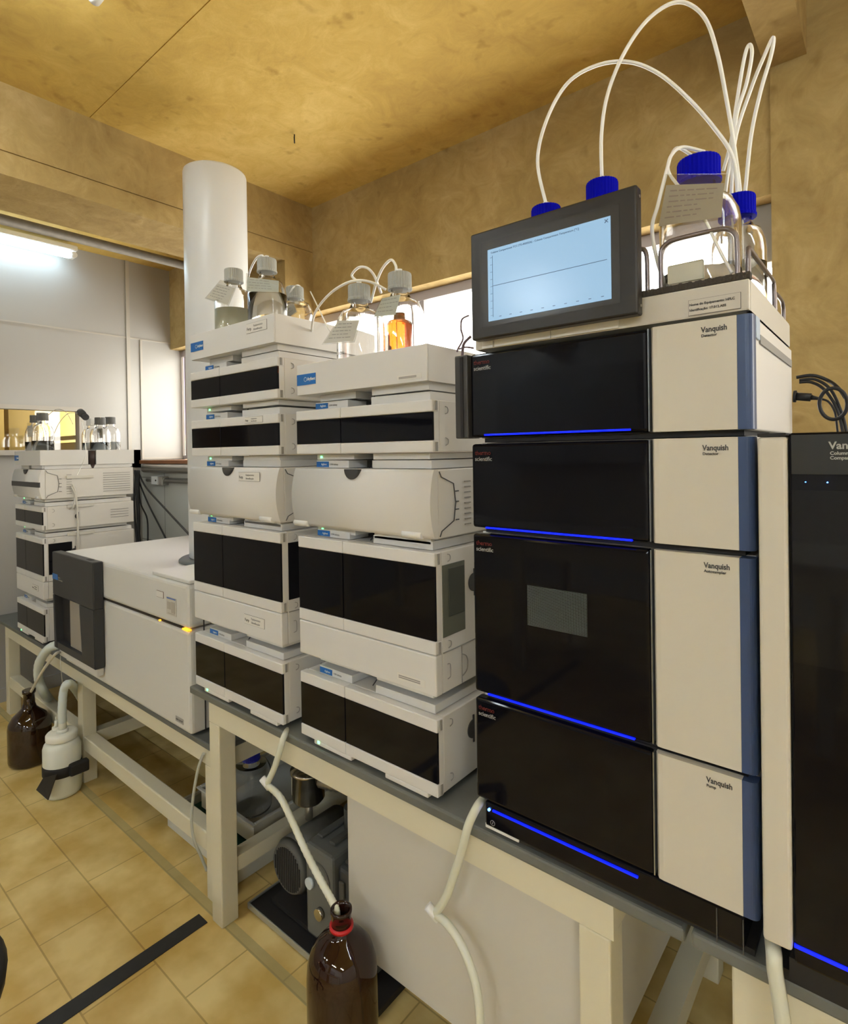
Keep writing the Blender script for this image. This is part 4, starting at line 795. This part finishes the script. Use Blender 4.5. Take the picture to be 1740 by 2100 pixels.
kinked([at(622, 1455, .99), at(603, 1478, .90), at(584, 1508, .80), at(574, 1540, .79), at(563, 1575, .79), at(549, 1606, .79)], [at(549, 1610, .79), at(575, 1635, .785), at(600, 1685, .78), at(627, 1745, .77), at(655, 1800, .765), at(680, 1845, .758), at(690, 1868, .752), at(690, 1895, .752), at(690, 1950, .752)], 'milky hose with an elbow, from between the white stacks into the big amber bottle', rib=.12)
kinked([at(1000, 1632, .86), at(982, 1650, .80), at(962, 1690, .785), at(950, 1735, .785), at(933, 1790, .785), at(915, 1840, .785), at(894, 1872, .785)], [at(894, 1876, .785), at(918, 1895, .78), at(945, 1935, .775), at(968, 1990, .77), at(980, 2040, .765), at(986, 2110, .76), at(990, 2200, .755)], 'milky hose with an elbow hanging in front of the cabinet beside the black tower')
tubing([at(1585, 1930, .82), at(1588, 1955, .785), at(1590, 1990, .78), at(1598, 2040, .78), at(1608, 2110, .78), at(1618, 2200, .78)], .0088, 'milky hose hanging from under the column compartment at the right', HOSE, 0, 'waste_tube', 'waste hoses')
# floor tape and stool
tag(MB().box(-1.492, -1.447, -1.6, .798, .0006, .0022).build('floor_tape', mat('black_floor_tape', (.022, .022, .022), .55, vary=.6, vscale=22)), 'black adhesive tape strip on the tiled floor leading to the bench leg', 'tape')
t = thing('round_stool', 'black round stool cut off at the left edge of the photo', 'stool', (-1.17, .07, 0))
MB().lathe([(.19, .43), (.205, .438), (.207, .455), (.20, .468), (.17, .472)], (-1.17, .07, 0), 48).build('seat', RUBB, t)
MB().cyl((-1.17, .07, .10), (-1.17, .07, .43), .025).build('column', METAL, t)
m = MB()
for k in range(5):
    a = 2 * PI * k / 5; m.cyl((-1.17, .07, .11), (-1.17 + .22 * math.cos(a), .07 + .22 * math.sin(a), .06), .015); m.cyl((-1.17 + .22 * math.cos(a), .07 + .22 * math.sin(a), .0), (-1.17 + .22 * math.cos(a), .07 + .22 * math.sin(a), .06), .02)
m.build('star_base', BLK, t)
# ================================================================== OPPOSITE SIDE OF THE ROOM (seen as reflections)
t = thing('opposite_bench', 'cream bench along the opposite side, behind the camera', 'table', (-1.4, -1.5, 0))
MB().box(-3.2, .9, -1.9, -1.25, .74, .78, .004).build('worktop', mat('pale_worktop', (.5, .48, .4), .5), t)
for x in (-3.2, -1.7, -.25, .85): MB().box(x, x + .05, -1.30, -1.25, 0, .739).build('leg', CREAM, t); MB().box(x, x + .05, -1.9, -1.85, 0, .739).build('leg', CREAM, t)
MB().box(-3.1, .85, -1.29, -1.26, .66, .7385).build('apron', CREAM, t)
struct('column_1', MB().box(-.9, -.5, -2.5, -2.1, 0, ZC), CONC)
t = thing('notice_board', 'white notice board with a blue band on the rear wall behind the camera', 'board', (.2, -3.19, 1.4))
MB().box(-.3, .9, -3.199, -3.18, 1.1, 1.9).build('board', mat('partition_white', ()), t); MB().box(-.2, .8, -3.1795, -3.178, 1.2, 1.35).build('blue_band', mat('steel_blue_panel', ()), t)
t = thing('wall_cupboard', 'grey cupboard on the rear wall behind the camera', 'cabinet', (-2.2, -3.1, 1.2))
MB().box(-2.8, -1.5, -3.199, -2.85, 1.15, 1.95, .004).build('body', mat('cupboard_grey', (.35, .36, .36), .5), t); MB().box(-2.79, -2.155, -2.849, -2.835, 1.16, 1.94).build('door', mat('cupboard_grey'), t); MB().box(-2.145, -1.51, -2.849, -2.835, 1.16, 1.94).build('door', mat('cupboard_grey'), t)
